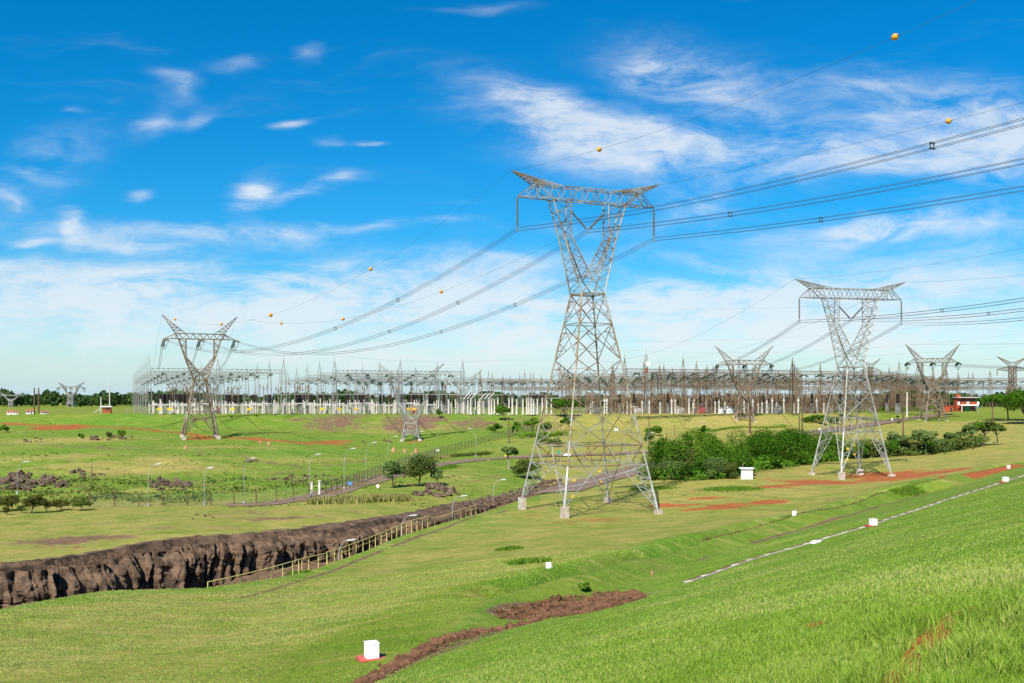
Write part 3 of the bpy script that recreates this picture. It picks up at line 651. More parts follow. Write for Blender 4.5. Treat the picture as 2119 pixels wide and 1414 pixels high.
t5_, W5 = far_pylon(1930, 872, 440, -4, 'rusty strain pylon on the dry lawn in front of the red brick house', M['dsteel'], 4.6, 14.5, 16, 20.5, 26, ws=1.5, ir=.3, zp=34, foot=.3)
t6_, W6 = far_pylon(851, 911, 350, 3, 'pale squat strain pylon with a low waist, at the foot of the brown bank', M['gsteel'], 3.2, 6.0, 7.6, 13.5, 20.6, ws=1.25, ir=.25, xbo=7.2, xo=5.0, xi=4.4, zp=27, rings=(2.2, 3.4), levels=[3.4, 6.0], na=7, foot=.6)
def yard_pylon(px, d, th, label, top_row, m, scale=1.0, **kw):
    z = PLAT; u = (px - CX) / F; zp = (HY - top_row) / F * d - z
    p = Vector((u * d, d, z)); k = zp / 34.0
    return pylon('lattice_pylon', label, None, p, R(th), strain(1, 4.0 * k, 14 * k, 16 * k, 20.5 * k, 26 * k, zp=zp, zt=27.6 * k, ws=1.5 * scale, foot=.3, xbo=6.6 * kw.get('wx', 1), **{a: b for a, b in kw.items() if a != 'wx'}), m, M['insulg'])
yard_pylon(960, 640, 5, 'small pale pylon peeping out behind the middle of the switchyard', 766, M['gsteel'])
yard_pylon(147, 860, 3, 'distant pylon in front of the dark wooded hill, complete with both horns', 790, M['gsteel'], 1.5)
yard_pylon(24, 900, 3, 'distant pylon cut by the left photo edge, before the dark wooded hill', 812, M['gsteel'], 1.5)
# slim far pylon with a straight shaft
def shaft_pylon(px, d, top_row, label):
    z = PLAT; u = (px - CX) / F; H = (HY - top_row) / F * d - z
    root = empty('lattice_pylon', (u * d, d, z), R(5), label, 'pylon'); sh = MB(); hb, ht = 4.6, 1.6
    pts = lambda c, t: (c[0] * (hb + (ht - hb) * min(1, t * 1.7)), c[1] * (hb + (ht - hb) * min(1, t * 1.7)), t * H * .82)
    cor = [(-1, -1), (1, -1), (1, 1), (-1, 1)]
    for i, c in enumerate(cor):
        for k in range(9):
            o = cor[(i + 1) % 4]; a, b = k / 9, (k + 1) / 9
            sh.bar(pts(c, a), pts(c, b), .4); sh.bar(pts(c, a), pts(o, b), .22); sh.bar(pts(o, a), pts(c, b), .22); sh.bar(pts(c, b), pts(o, b), .2)
    sh.build('shaft', M['rsteel'], root)
    for s in (-1, 1):
        a = MB(); tip = (s * 10.5, 0, H * .75)
        for y in (-1.6, 1.6): a.bar((s * 1.6, y, H * .82), tip, .25); a.bar((s * 1.6, y, H * .72), tip, .25); zig(a, (s * 1.6, y, H * .82), tip, (s * 1.6, y, H * .72), tip, 4, .15)
        a.build('crossarm', M['rsteel'], root)
        b = MB(); tip = (s * 10.5, 0, H)
        for y in (-1.2, 1.2): b.bar((s * 1.6, y, H * .82), tip, .25); b.bar((s * .2, y, H * .87), tip, .25); zig(b, (s * 1.6, y, H * .82), tip, (s * .2, y, H * .87), tip, 4, .15)
        b.build('earthwire_peak', M['rsteel'], root)
        insulator((s * 10.3, 0, H * .75), (s * 10.3, 0, H * .75 - 4), .3, 'insulator_string', M['insulg'], root, 6, 10)
    return root
shaft_pylon(2095, 640, 738, 'slim straight-shafted pylon with wide horns above the trees at the right')
shaft_pylon(1801, 980, 742, 'faint far pylon behind the right switchyard, seen through the grey pylon')

# ------------------------------------------------------------------ lines
def span_pts(A, B, sag, n=48):
    t = np.linspace(0, 1, n)[:, None]; A = np.array(A); B = np.array(B)
    p = A + (B - A) * t; p[:, 2:] -= 4 * sag * t * (1 - t); return p
def fit_line(A, dirdeg, obs, smax, n=60):
    dx, dy = math.sin(R(dirdeg)), math.cos(R(dirdeg)); rows = []; rhs = []
    for px, py in obs:
        u, w_ = (px - CX) / F, (HY - py) / F; s = (u * A.y - A.x) / (dx - u * dy); z = w_ * (A.y + dy * s)
        rows.append((s, s * s)); rhs.append(z - A.z)
    a, b = np.linalg.lstsq(np.array(rows), np.array(rhs), rcond=None)[0]
    if b < 0.0002:
        b = .0002; a = np.mean([(r - b * q[1]) / q[0] for r, q in zip(rhs, rows)])
    s = np.linspace(0, smax, n); return np.stack([A.x + dx * s, A.y + dy * s, A.z + a * s + b * s * s], -1)
def bundle(pts, label, cat='power line', spacers=(), r=.024, sepx=.45, sepz=.45, group=None, thin=1):
    pts = np.asarray(pts); d = pts[-1] - pts[0]; h = np.array((d[1], -d[0], 0)); h /= np.linalg.norm(h)
    root = empty('conductor_bundle', pts[0], 0, label, cat, group); o = pts[0]
    for sx in (-.5, .5):
        for sz in (-.5, .5):
            mb = MB(); mb.tube(pts - o + h * sx * sepx + np.array((0, 0, sz * sepz)), r, 5); mb.build('conductor', M['wire'], root)
    L = np.concatenate([[0], np.cumsum(np.linalg.norm(np.diff(pts, axis=0), axis=1))])
    for (px, ) in [(q,) for q in spacers]:
        col = CX + F * pts[:, 0] / pts[:, 1]; k = int(np.argmin(abs(col - px))); c = pts[k] - o; sp = MB()
        for sx in (-.5, .5):
            for sz in (-.5, .5):
                q = c + h * sx * sepx + np.array((0, 0, sz * sepz)); sp.box(q, (.16, .16, .14))
        e = [c + h * a * sepx + np.array((0, 0, b * sepz)) for a, b in ((-.5, -.5), (.5, -.5), (.5, .5), (-.5, .5))]
        for i in range(4): sp.bar(e[i], e[(i + 1) % 4], .07)
        sp.build('spacer', M['wire'], root)
    return root
def ground_wire(pts, label, r=.016):
    pts = np.asarray(pts); mb = MB(); mb.tube(pts, r, 5); return tag(mb.build('earth_wire', M['wire']), label, 'cable')
def ball_on(pts, px, label, r=.30):
    col = CX + F * pts[:, 0] / pts[:, 1]; k = int(np.argmin(abs(col - px))); k = min(max(k, 1), len(pts) - 2)
    k0 = k if (col[k] - px) * (col[k + 1] - col[k]) <= 0 else k - 1
    t = (px - col[k0]) / (col[k0 + 1] - col[k0] + 1e-9); p = pts[k0] + (pts[k0 + 1] - pts[k0]) * np.clip(t, 0, 1)
    root = empty('marker_ball', p, 0, label, 'marker ball', 'orange marker balls on the earth wires')
    mb = MB(); a = np.linspace(-math.pi / 2, math.pi / 2, 13); mb.tube([(0, 0, math.sin(q) * r) for q in a], [max(.002, math.cos(q) * r) for q in a], 18, False); mb.build('shell', M['ball'], root, True)
    d = pts[k0 + 1] - pts[k0]; d /= np.linalg.norm(d); sl = MB(); sl.tube([-d * (r + .18), d * (r + .18)], .05, 6); sl.build('clamp', M['wire'], root)
    th = math.atan2(d[1], d[0]); sm = MB(); sm.tube([(0, 0, -.025), (0, 0, .025)], [r * 1.02, r * 1.02], 18); sm.build('seam', M['yellow'], root); return root
N1 = 'near span running right from the tallest pylon'
F1 = fit_line(W1['ph'][0], 180 - 30, [(1917, 305), (2119, 252)], 150); bundle(F1, 'upper conductor bundle of the ' + N1, spacers=(1917,))
F2 = fit_line(W1['ph'][1], 180 - 30, [(1523, 442), (2119, 334)], 150); bundle(F2, 'middle conductor bundle of the ' + N1, spacers=(1523,))
F3 = fit_line(W1['ph'][2], 180 - 30, [(1684, 457), (2119, 390)], 150); bundle(F3, 'lowest conductor bundle of the ' + N1, spacers=(1684,))
G1 = fit_line(W1['gw'][0], 180 - 30, [(1240, 310), (1852, 75), (2020, 2)], 110, 140); ground_wire(G1, 'thin earth wire climbing from the tallest pylon out through the top right corner')
G2 = fit_line(W1['gw'][1], 180 - 30, [(1963, 251), (2119, 212)], 110, 140); ground_wire(G2, 'thin earth wire from the right horn of the tallest pylon to the right photo edge')
ball_on(G1, 1240, 'orange marker ball just right of and above the left horn of the tallest pylon', .31)
ball_on(G1, 1852, 'largest orange marker ball, high at the top right in blue sky', .30)
ball_on(G2, 1963, 'orange marker ball above the three conductor bundles near the right photo edge', .30)
def sag_for(A, B, px, py):
    A = Vector(A); B = Vector(B); u = (px - CX) / F; t = (u * A.y - A.x) / ((B.x - A.x) - u * (B.y - A.y)); zl = A.z + (B.z - A.z) * t
    zo = (HY - py) / F * (A.y + (B.y - A.y) * t); return (zl - zo) / (4 * t * (1 - t))
LB = ['left', 'middle', 'right']; OBS = [(823, 621), (947, 627), (912, 687)]; SPC = [(823, 697), (947, 804), (1069, 912)]
for i in range(3):
    A, B = W1['ph'][i], W3['fw'][i]; pts = span_pts(A, B, sag_for(A, B, *OBS[i]), 80)
    bundle(pts, LB[i] + ' conductor bundle sagging from the tallest pylon to the brown strain pylon', spacers=SPC[i])
GA = span_pts(W1['gw'][0], W3['gw'][0], sag_for(W1['gw'][0], W3['gw'][0], 767, 557), 90); ground_wire(GA, 'left earth wire between the tallest pylon and the brown strain pylon')
GB = span_pts(W1['gw'][1], W3['gw'][1], sag_for(W1['gw'][1], W3['gw'][1], 913, 604), 90); ground_wire(GB, 'right earth wire between the tallest pylon and the brown strain pylon')
for L, px, lb, r in ((GA, 767, 'orange marker ball midway up the left earth wire of the long sagging span', .36), (GA, 560, 'orange marker ball right of the brown strain pylon, upper of the pair there', .46), (GA, 458, 'orange marker ball between the two horns of the brown strain pylon, right one', .40), (GA, 362, 'orange marker ball beside the left horn tip of the brown strain pylon', .38),
               (GB, 913, 'orange marker ball above the middle of the long sagging conductor bundles', .38), (GB, 710, 'orange marker ball just over the left sagging conductor bundle', .42), (GB, 582, 'orange marker ball right of the brown strain pylon, lower of the pair there', .42)): ball_on(L, px, lb, r)
N2 = 'of the grey suspension pylon, running right'
for i, (ob, sp_) in enumerate([([(1940, 644), (2119, 620)], (1940,)), ([(2060, 648), (2119, 641)], (2060,)), ([(2000, 669), (2119, 660)], ())]):
    bundle(fit_line(W2['ph'][i], 180 - 20, ob, 170), ('upper', 'middle', 'lowest')[i] + ' conductor bundle ' + N2, spacers=sp_)
ground_wire(fit_line(W2['gw'][0], 160, [(2119, 514), (1900, 551)], 150), 'earth wire from the left horn ' + N2)
ground_wire(fit_line(W2['gw'][1], 160, [(2119, 569), (2000, 579)], 150), 'earth wire from the right horn ' + N2)
YB = [P3(1368, 765, 402), P3(1476, 766, 420), P3(1588, 765, 432)]
for i in range(3):
    bundle(span_pts(W2['ph'][i], YB[i], (5.2, 4.4, 3.6)[i], 60), LB[i] + ' conductor bundle from the grey suspension pylon to the brown switchyard', r=.028, spacers=((1434,), (), ())[i])
for i in range(2): ground_wire(span_pts(W2['gw'][i], P3((1290, 1410)[i], 744, (388, 402)[i]), 3, 40), ('left', 'right')[i] + ' earth wire from the grey suspension pylon to the yard', .02)
def far_line(A, B, sag, label): bundle(span_pts(A, B, sag, 40), label, r=.035, sepx=.5)
for i in range(3):
    far_line(W5['fw'][i], Vector((W5['fw'][i].x + 190, 330 + i * 4, W5['fw'][i].z + 7)), 6, LB[i] + ' conductor bundle from the rusty pylon by the house to the right edge')
    far_line(W3['bk'][i], Vector((W3['bk'][i].x - 22, W3['bk'][i].y + 58, PLAT + 17.5)), 1.6, LB[i] + ' downlead from the brown strain pylon to the left switchyard')
    far_line(W4['bk'][i], Vector((W4['bk'][i].x + 4, W4['bk'][i].y + 40, PLAT + 16)), 1.5, LB[i] + ' downlead from the rusty strain pylon to the brown switchyard')
    far_line(W6['bk'][i], Vector((W6['bk'][i].x - 14, W6['bk'][i].y + 55, PLAT + 17)), 1.5, LB[i] + ' downlead from the squat pale pylon to the switchyard')
for i in range(2):
    ground_wire(span_pts(W5['gw'][i], W5['gw'][i] + Vector((190, -100, 9)), 4, 40), ('left', 'right')[i] + ' earth wire from the rusty pylon by the brick house', .025)
    ground_wire(span_pts(W3['gw'][i], W3['gw'][i] + Vector((-26, 62, -18)), 1, 20), ('left', 'right')[i] + ' earth wire falling from the brown strain pylon leftwards', .02)
for k, (pa, pb, da, db, sg) in enumerate([((1400, 640), (2119, 586), 700, 620, 5), ((1250, 705), (2119, 650), 720, 640, 6), ((1300, 725), (2119, 690), 720, 660, 6), ((1050, 745), (2119, 715), 700, 640, 5), ((1500, 735), (2200, 728), 690, 650, 7), ((200, 808), (0, 806), 860, 900, 2), ((640, 730), (1060, 745), 640, 600, 3)]):
    lab = ['highest of the faint far wires above the right switchyard', 'second highest faint far wire above the right switchyard', 'third faint far wire above the right switchyard', 'long faint wire crossing behind the tallest pylon', 'faint low wire between the two rusty pylons', 'faint wire between the two distant pylons at the left', 'faint wire over the middle of the switchyard'][k]
    ground_wire(span_pts(P3(*pa, da), P3(*pb, db), sg, 30), lab, .03)
# ------------------------------------------------------------------ switchyards
def column_mesh(H, T, wb, wt, m, ch=.20, br=.10, n=8):
    mb = MB(); cor = [(-1, -1), (1, -1), (1, 1), (-1, 1)]
    pt = lambda c, z: (c[0] * (wb + (wt - wb) * z / H) / 2, c[1] * (wb + (wt - wb) * z / H) / 2, z)
    for i, c in enumerate(cor):
        o = cor[(i + 1) % 4]; mb.bar(pt(c, -.3), pt(c, H), ch)
        for k in range(n):
            a, b = H * k / n, H * (k + 1) / n
            mb.bar(pt(c, a), pt(o, b), br)
            if k % 2: mb.bar(pt(o, a), pt(c, b), br)
            mb.bar(pt(c, b), pt(o, b), br)
        mb.bar(pt(c, H), (0, 0, T), ch * .75)
        for k in range(3):
            t = (k + .7) / 4; mb.bar(lerp(pt(c, H), (0, 0, T), t), lerp(pt(o, H), (0, 0, T), t + .15), br * .8)
    mb.bar((0, 0, T - .3), (0, 0, T + 1.2), .1)
    o = mb.build('column', m); me = o.data; bpy.data.objects.remove(o); return me
def beam_mesh(L, m, h=1.5, w_=1.2, ch=.17, br=.09):
    mb = MB(); n = max(6, int(L / 1.9))
    for y in (-w_ / 2, w_ / 2):
        for z in (0, h): mb.bar((.6, y, z), (L - .6, y, z), ch)
        zig(mb, (.6, y, 0), (L - .6, y, 0), (.6, y, h), (L - .6, y, h), n, br)
    for z in (0, h): zig(mb, (.6, -w_ / 2, z), (L - .6, -w_ / 2, z), (.6, w_ / 2, z), (L - .6, w_ / 2, z), n, br * .8)
    o = mb.build('beam', m); me = o.data; bpy.data.objects.remove(o); return me
def link(name, me, parent, loc=(0, 0, 0), rz=0):
    o = bpy.data.objects.new(name, me); COL.objects.link(o); o.parent = parent; o.location = loc; o.rotation_euler = (0, 0, rz); return o
mb = MB()
for dx in (-.25, .25): mb.lathe((dx, 0, 0), (dx, 3.0, -.9), [(0, .04), (.06, .2), (.5, .22), (.94, .2), (1, .04)], 6)
_o = mb.build('insulator_string', M['insulg']); STRING = _o.data; bpy.data.objects.remove(_o)
mb = MB(); mb.lathe((0, 0, 0), (0, 0, -2.6), [(0, .04), (.05, .14), (.95, .14), (1, .04)], 6); mb.bar((0, 0, -2.6), (.15, 0, -9), .07)
_o = mb.build('dropper', M['insul']); DROP = _o.data; bpy.data.objects.remove(_o)
CM = {}
def gantry(P0, ang_, bays, L, mk, label, H=18.0, T=22.3):
    key = (mk, L, H)
    if key not in CM: CM[key] = (column_mesh(H, T, 2.4, 1.2, M[mk], .125, .05, 6), beam_mesh(L, M[mk]))
    cme, bme = CM[key]; root = empty('gantry', (P0[0], P0[1], PLAT), R(ang_), label, 'substation gantry', 'lattice gantries of the switchyard')
    for i in range(bays + 1): link('column', cme, root, (i * L, 0, 0))
    for i in range(bays):
        link('beam', bme, root, (i * L, 0, H - 1.6))
        if mk == 'rsteel' and H > 15: link('lower_beam', bme, root, (i * L, 0, H - 5.8))
        for k in range(3):
            x = (i + .2 + .3 * k) * L
            for s in (0, math.pi): link('insulator_string', STRING, root, (x, 0, H - 1.6), s)
            if (i + k) % 2 == 0: link('dropper', DROP, root, (x + 1.2, 0, H - 1.6))
    # phase conductors strung from this row to the next are added below
    return root
ORD = ['front', 'second', 'third', 'fourth', 'fifth', 'sixth', 'seventh', 'eighth', 'rearmost']
def yard(name, P0, ang_, bays, L, mk, rows, shift, H=18.0, T=22.3, wires=True):
    for k in range(rows):
        p = (P0[0] + shift[0] * k, P0[1] + shift[1] * k)
        gantry(p, ang_, bays, L, mk, f'{ORD[k]} row gantry of the {name}', H, T)
        if wires and k < rows - 1:
            e = Vector((math.cos(R(ang_)), math.sin(R(ang_)), 0)); mb = MB(); o = Vector((p[0], p[1], PLAT))
            for i in range(bays):
                for q in range(3):
                    x = e * (i + .2 + .3 * q) * L; A = x + Vector((0, 0, H - 2.4)); B = x + Vector((shift[0], shift[1], H - 2.4))
                    n_ = Vector((shift[0], shift[1], 0)).normalized() * 3; mb.tube(span_pts(A + n_, B - n_, .9, 10), .05, 4)
            ob = mb.build('strung_conductors', M['wire']); ob.location = o; ob.name = 'overhead_bus'
            tag(ob, f'wires strung behind the {ORD[k]} row of the {name}', 'overhead wires', 'strung wires between gantries')
yard('grey switchyard at far left', (-139, 381), 22.5, 2, 25.5, 'gsteel', 8, (-14.5, 36))
yard('pale switchyard left of centre', (-72, 404), 22, 2, 27.5, 'gsteel', 6, (-14, 41))
yard('low middle switchyard behind the white posts', (-18, 560), 14, 4, 26, 'rsteel', 3, (6, 46))
yard('brown switchyard just right of the tallest pylon', (43.7, 386), 21, 3, 26, 'rsteel', 6, (13, 42))
yard('brown switchyard behind the grey suspension pylon', (117, 415), 20, 2, 27.5, 'rsteel', 6, (23, 37))
yard('farthest switchyard at the right photo edge', (238, 545), 12, 3, 27, 'rsteel', 3, (-12, 46))
yard('rusty switchyard deep behind the tallest pylon', (22, 455), 17, 3, 26, 'rsteel', 3, (4, 40))
yard('grey switchyard deep behind the squat pale pylon', (-88, 560), 18, 4, 26, 'gsteel', 3, (-6, 44))
yard('brown switchyard deep behind the rusty pylons', (150, 560), 12, 3, 26, 'rsteel', 2, (10, 44))

# equipment under the gantries
def single(name, me, loc, rz, label, cat, group, sc=1.0):
    o = bpy.data.objects.new(name, me); COL.objects.link(o); o.location = loc; o.rotation_euler = (0, 0, rz)
    o.scale = (sc if isinstance(sc, tuple) else (sc, sc, sc)); return tag(o, label, cat, group)
def keep(mb, name, m): o = mb.build(name, m); me = o.data; bpy.data.objects.remove(o); return me
def px_pos(px, d): return Vector(((px - CX) / F * d, d, PLAT))
rr = random.Random(4)
mb = MB(); mb.box((0, 0, 2.9), (.5, .5, 6.0), 0, .85); mb.box((0, 0, 6.0), (.7, .7, .22)); mb.box((0, 0, .1), (.9, .9, .5)); POST = keep(mb, 'concrete_post', M['wpost'])
mb = MB(); mb.box((0, 0, 1.6), (.34, .34, 3.4)); mb.box((0, 0, 3.35), (.5, .5, .2)); mb.lathe((0, 0, 3.4), (0, 0, 5.0), [(0, .1), (.05, .16), (.5, .18), (.95, .15), (1, .06)], 6); SPOST = keep(mb, 'short_post', M['wpost'])
mb = MB()
for x in (-4, 0, 4): mb.box((x, 0, 2.0), (.5, .45, 4.0)); mb.box((x, 0, 4.9), (.3, .3, 1.2)); mb.box((x, 0, .15), (.9, .8, .5))
mb.box((0, 0, 4.15), (9.2, .5, .42)); PORTAL = keep(mb, 'concrete_portal', M['wpost'])
mb = MB()
for x in (-.5, .5):
    for y in (-.4, .4): mb.bar((x, y, -.2), (x * .7, y * .7, 4.2), .14)
    mb.bar((x, -.4, 1), (x * .8, .4, 3), .08); mb.bar((x, .4, 1), (x * .8, -.4, 3), .08)
mb.box((0, 0, 4.25), (1.3, 1.0, .2))
_b = MB(); _b.lathe((0, 0, 4.3), (0, 0, 8.4), [(0, .25)] + [(t / 14 + e, q) for t in range(14) for e, q in ((.005, .4), (.02, .62), (.045, .62), (.06, .4))] + [(1, .2)], 8)
BRK_F = keep(mb, 'support_frame', M['gsteel']); BRK_C = keep(_b, 'porcelain_column', M['black'])
mb = MB()
for c in ((-1, -1), (1, -1), (1, 1), (-1, 1)):
    mb.bar((c[0] * .5, c[1] * .5, -.2), (c[0] * .28, c[1] * .28, 6.2), .13)
for k in range(5):
    a, b = k * 1.24, (k + 1) * 1.24
    for y in (-.45, .45): mb.bar((-.48, y, a), (.45, y, b), .08); mb.bar((.48, y, a), (-.45, y, b), .08)
    for x in (-.45, .45): mb.bar((x, -.45, a), (x, .45, b), .08)
mb.box((0, 0, 6.3), (2.6, .5, .25))
for x in (-1.1, 0, 1.1): mb.lathe((x, 0, 6.4), (x, 0, 8.6), [(0, .1), (.05, .2), (.5, .22), (.95, .18), (1, .06)], 6)
STAND = keep(mb, 'equipment_stand', M['rsteel'])
mb = MB(); mb.bar((0, 0, -.2), (0, 0, 10.5), .22); mb.bar((-1.4, 0, 9.4), (1.4, 0, 9.4), .14); mb.bar((-1.3, 0, 8.2), (0, 0, 9.4), .1); mb.bar((1.3, 0, 8.2), (0, 0, 9.4), .1)
for x in (-1.3, 1.3): mb.lathe((x, 0, 9.4), (x, 0, 11), [(0, .08), (.1, .16), (.9, .15), (1, .05)], 6)
TPOLE = keep(mb, 'bus_pole', M['rsteel'])
mb = MB(); mb.lathe((0, 0, -.2), (0, 0, 5.6), [(0, .45), (.12, .42), (.14, .3), (.7, .27), (.72, .42), (.8, .46), (.86, .44), (.88, .2), (1, .16)], 10); CT_ = keep(mb, 'instrument_transformer', M['wpost'])
for row, (d, a, b, st) in enumerate([(414, 335, 880, 19), (430, 330, 920, 22), (452, 340, 900, 24)]):
    px = a
    while px < b:
        single('concrete_portal', PORTAL, px_pos(px, d + rr.uniform(-2, 2)), R(20), 'white three-legged concrete portal at the foot of the left switchyards', 'concrete portal', 'white concrete portals of the left switchyards', (.9 + rr.random() * .3, 1, rr.uniform(.8, 1.1)))
        px += st * 2.2
for px in [335, 352, 371, 404, 440, 470, 512, 548, 585, 606, 631, 660, 684, 702, 723, 746, 766, 783, 801, 822, 839, 858, 880, 905, 925, 944, 960, 972, 986, 1001]:
    single('concrete_post', POST, px_pos(px + rr.uniform(-4, 4), 414 + rr.uniform(-4, 12)), 0, 'white concrete post standing in the front row of the left switchyards', 'concrete post', 'white posts of the left switchyards', (1, 1, rr.uniform(.8, 1.08)))
for px in [974, 983, 992, 1012, 1017, 1023, 1030, 1053, 1060, 1069, 1082, 1090, 1094, 1099, 1104, 1112, 1122, 1131, 1141]:
    single('concrete_post', POST, px_pos(px, 404 + rr.uniform(-2, 4)), 0, 'tall white concrete post in the open row between the pale yard and the tallest pylon', 'concrete post', 'tall white posts between the yards', (1.2, 1.2, rr.uniform(1.0, 1.1)))
for k in range(70):
    single('short_post', SPOST, px_pos(rr.uniform(318, 960), rr.uniform(416, 470)), 0, 'short pale post with an insulator on top inside the left switchyards', 'insulator post', 'short insulator posts of the left switchyards', rr.uniform(.9, 1.2))
def breaker(px, d, label, group):
    r = empty('circuit_breaker', px_pos(px, d), R(20), label, 'circuit breaker', group); link('support_frame', BRK_F, r); link('porcelain_column', BRK_C, r)
    return r
for a, b in ((318, 350), (350, 470), (470, 560), (610, 700), (700, 820), (820, 900)):
    for k in range(15): breaker(rr.uniform(a, b), rr.uniform(418, 470), 'dark porcelain circuit breaker on a pale frame in the left switchyards', 'dark circuit breakers of the left switchyards')
for k in range(16): breaker(rr.uniform(900, 1140), rr.uniform(420, 470), 'dark porcelain breaker behind the tall white posts', 'dark breakers behind the tall white posts')
for k in range(46): breaker(rr.uniform(1280, 1860), rr.uniform(420, 520), 'dark porcelain circuit breaker among the brown stands on the right', 'dark circuit breakers of the right switchyards')
for k in range(290):
    px = rr.uniform(1205, 1740) if k < 225 else rr.uniform(1740, 1960)
    d = np.interp(px, EDGE[:, 0], EDGE[:, 1]) + 3 + abs(rr.gauss(0, 60))
    single('equipment_stand', STAND, px_pos(px, d), R(rr.choice((20, 110))), 'brown lattice stand carrying three insulators in the right switchyards', 'equipment stand', 'brown equipment stands of the right switchyards', rr.uniform(.7, 1.1))
for k in range(150):
    px = rr.uniform(1180, 1960); d = np.interp(px, EDGE[:, 0], EDGE[:, 1]) + 3 + abs(rr.gauss(0, 80))
    single('bus_pole', TPOLE, px_pos(px, d), R(rr.uniform(0, 180)), 'thin brown pole with a short crossbar in the right switchyards', 'bus pole', 'brown crossbar poles of the right switchyards', rr.uniform(.7, 1.15))
for px in [1222, 1227, 1251, 1256, 1290, 1298, 1306, 1329, 1344, 1366, 1390, 1397, 1426, 1434, 1437, 1462, 1480, 1488, 1500, 1540, 1549, 1558, 1569, 1577, 1587, 1598, 1607, 1622, 1643, 1652, 1670, 1690, 1705]:
    single('instrument_transformer', CT_, px_pos(px, np.interp(px, EDGE[:, 0], EDGE[:, 1]) + rr.uniform(2, 10)), 0, 'white bottle-shaped transformer at the front of the brown switchyards', 'transformer', 'white instrument transformers of the right switchyards', rr.uniform(.8, 1.25))
for k in range(60):
    px = rr.uniform(265, 960); single('bus_pole', TPOLE, px_pos(px, rr.uniform(420, 520)), R(rr.uniform(0, 180)), 'thin pole with a short crossbar inside the left switchyards', 'bus pole', 'crossbar poles of the left switchyards', rr.uniform(.8, 1.2))
for i, (a, b, d1, d2, h, lb) in enumerate([(440, 1010, 412, 420, 8.1, 'long thin bus pipe running along the pale switchyard front'), (930, 1225, 408, 412, 7.9, 'level bus pipe above the tall white posts'), (1395, 1620, 418, 424, 7.6, 'bus pipe along the front of the brown switchyard'),
                                           (1780, 2060, 500, 585, 9.2, 'bus pipe above the brick house at the right')]):
    A, B = px_pos(a, d1) + Vector((0, 0, h)), px_pos(b, d2) + Vector((0, 0, h)); mb = MB(); mb.tube([A, B], .14, 6)
    n = 9
    for k in range(n + 1): p = A.lerp(B, k / n); mb.bar((p.x, p.y, PLAT - .3), (p.x, p.y, p.z), .16)
    tag(mb.build('bus_pipe', M['gsteel' if i < 2 else 'rsteel']), lb, 'bus pipe')
for k, px in enumerate([962, 969, 977, 997, 1005, 1013]):
    a, b = px_pos(px - 2, 404) + Vector((0, 0, 6.3)), px_pos(px + 8, 408) + Vector((0, 0, 8.4)); mb = MB(); mb.tube([a, b], .2, 8)
    for p in (a, b): mb.bar((p.x, p.y, PLAT - .3), (p.x, p.y, p.z), .12); mb.box(p, (.5, .5, .3))
    tag(mb.build('slanted_bus_arm', M['wpost']), 'pale slanted tube, one of six leaning right above the white posts', 'slanted tube', 'six slanted tubes')
for px, py in [(330, 846), (351, 847), (352, 846), (481, 847), (516, 848), (666, 846), (702, 846), (737, 847), (846, 847), (857, 848)]:
    p = px_pos(px, 409.5); mb = MB(); mb.box((0, 0, 2.1), (1.7, .06, 1.0)); sg = mb.build('panel', M['yellow']); mp = MB(); mp.bar((-.6, .08, -.2), (-.6, .08, 2.2), .08); mp.bar((.6, .08, -.2), (.6, .08, 2.2), .08)
    r = empty('warning_sign', p, R(15), 'yellow warning sign hung low along the front of the left switchyards', 'sign', 'yellow signs of the left switchyards'); sg.parent = r; mp.build('post', M['gsteel'], r)
def yard_fence(pxs, off, label, m, step=3.6, h=2.4):
    L = [(px_pos(px, np.interp(px, EDGE[:, 0], EDGE[:, 1]) + off))[:2] for px in pxs]; C = resample(L, .5)
    s = np.concatenate([[0], np.cumsum(np.hypot(*np.diff(C, axis=0).T))]); n = min(100, int(s[-1] / step)); S_ = np.linspace(0, s[-1], n)
    X, Y = np.interp(S_, s, C[:, 0]), np.interp(S_, s, C[:, 1]); Z = height(X, Y)
    root = empty('yard_fence', (X[0], Y[0], Z[0]), 0, label, 'fence'); o = np.array((X[0], Y[0], Z[0]))
    mb = MB(); mb.box((0, 0, h / 2 - .2), (.14, .14, h + .4)); pm = keep(mb, 'post', m)
    for x, y, z in zip(X, Y, Z): link('post', pm, root, (x - o[0], y - o[1], z - o[2]))
    w_ = MB()
    for k in np.linspace(.25, h, 7): w_.tube(np.stack([X, Y, Z + k], -1) - o, .02, 4)
    w_.build('wire_mesh', M['gsteel'], root)
yard_fence([262, 450, 650, 850, 1020, 1110], -1, 'pale wire fence along the grass bank below the left switchyards', M['gsteel'])
yard_fence([1225, 1300, 1450, 1600, 1720], -1, 'brown wire fence along the dry bank below the right switchyards', M['rsteel'], 2.6)
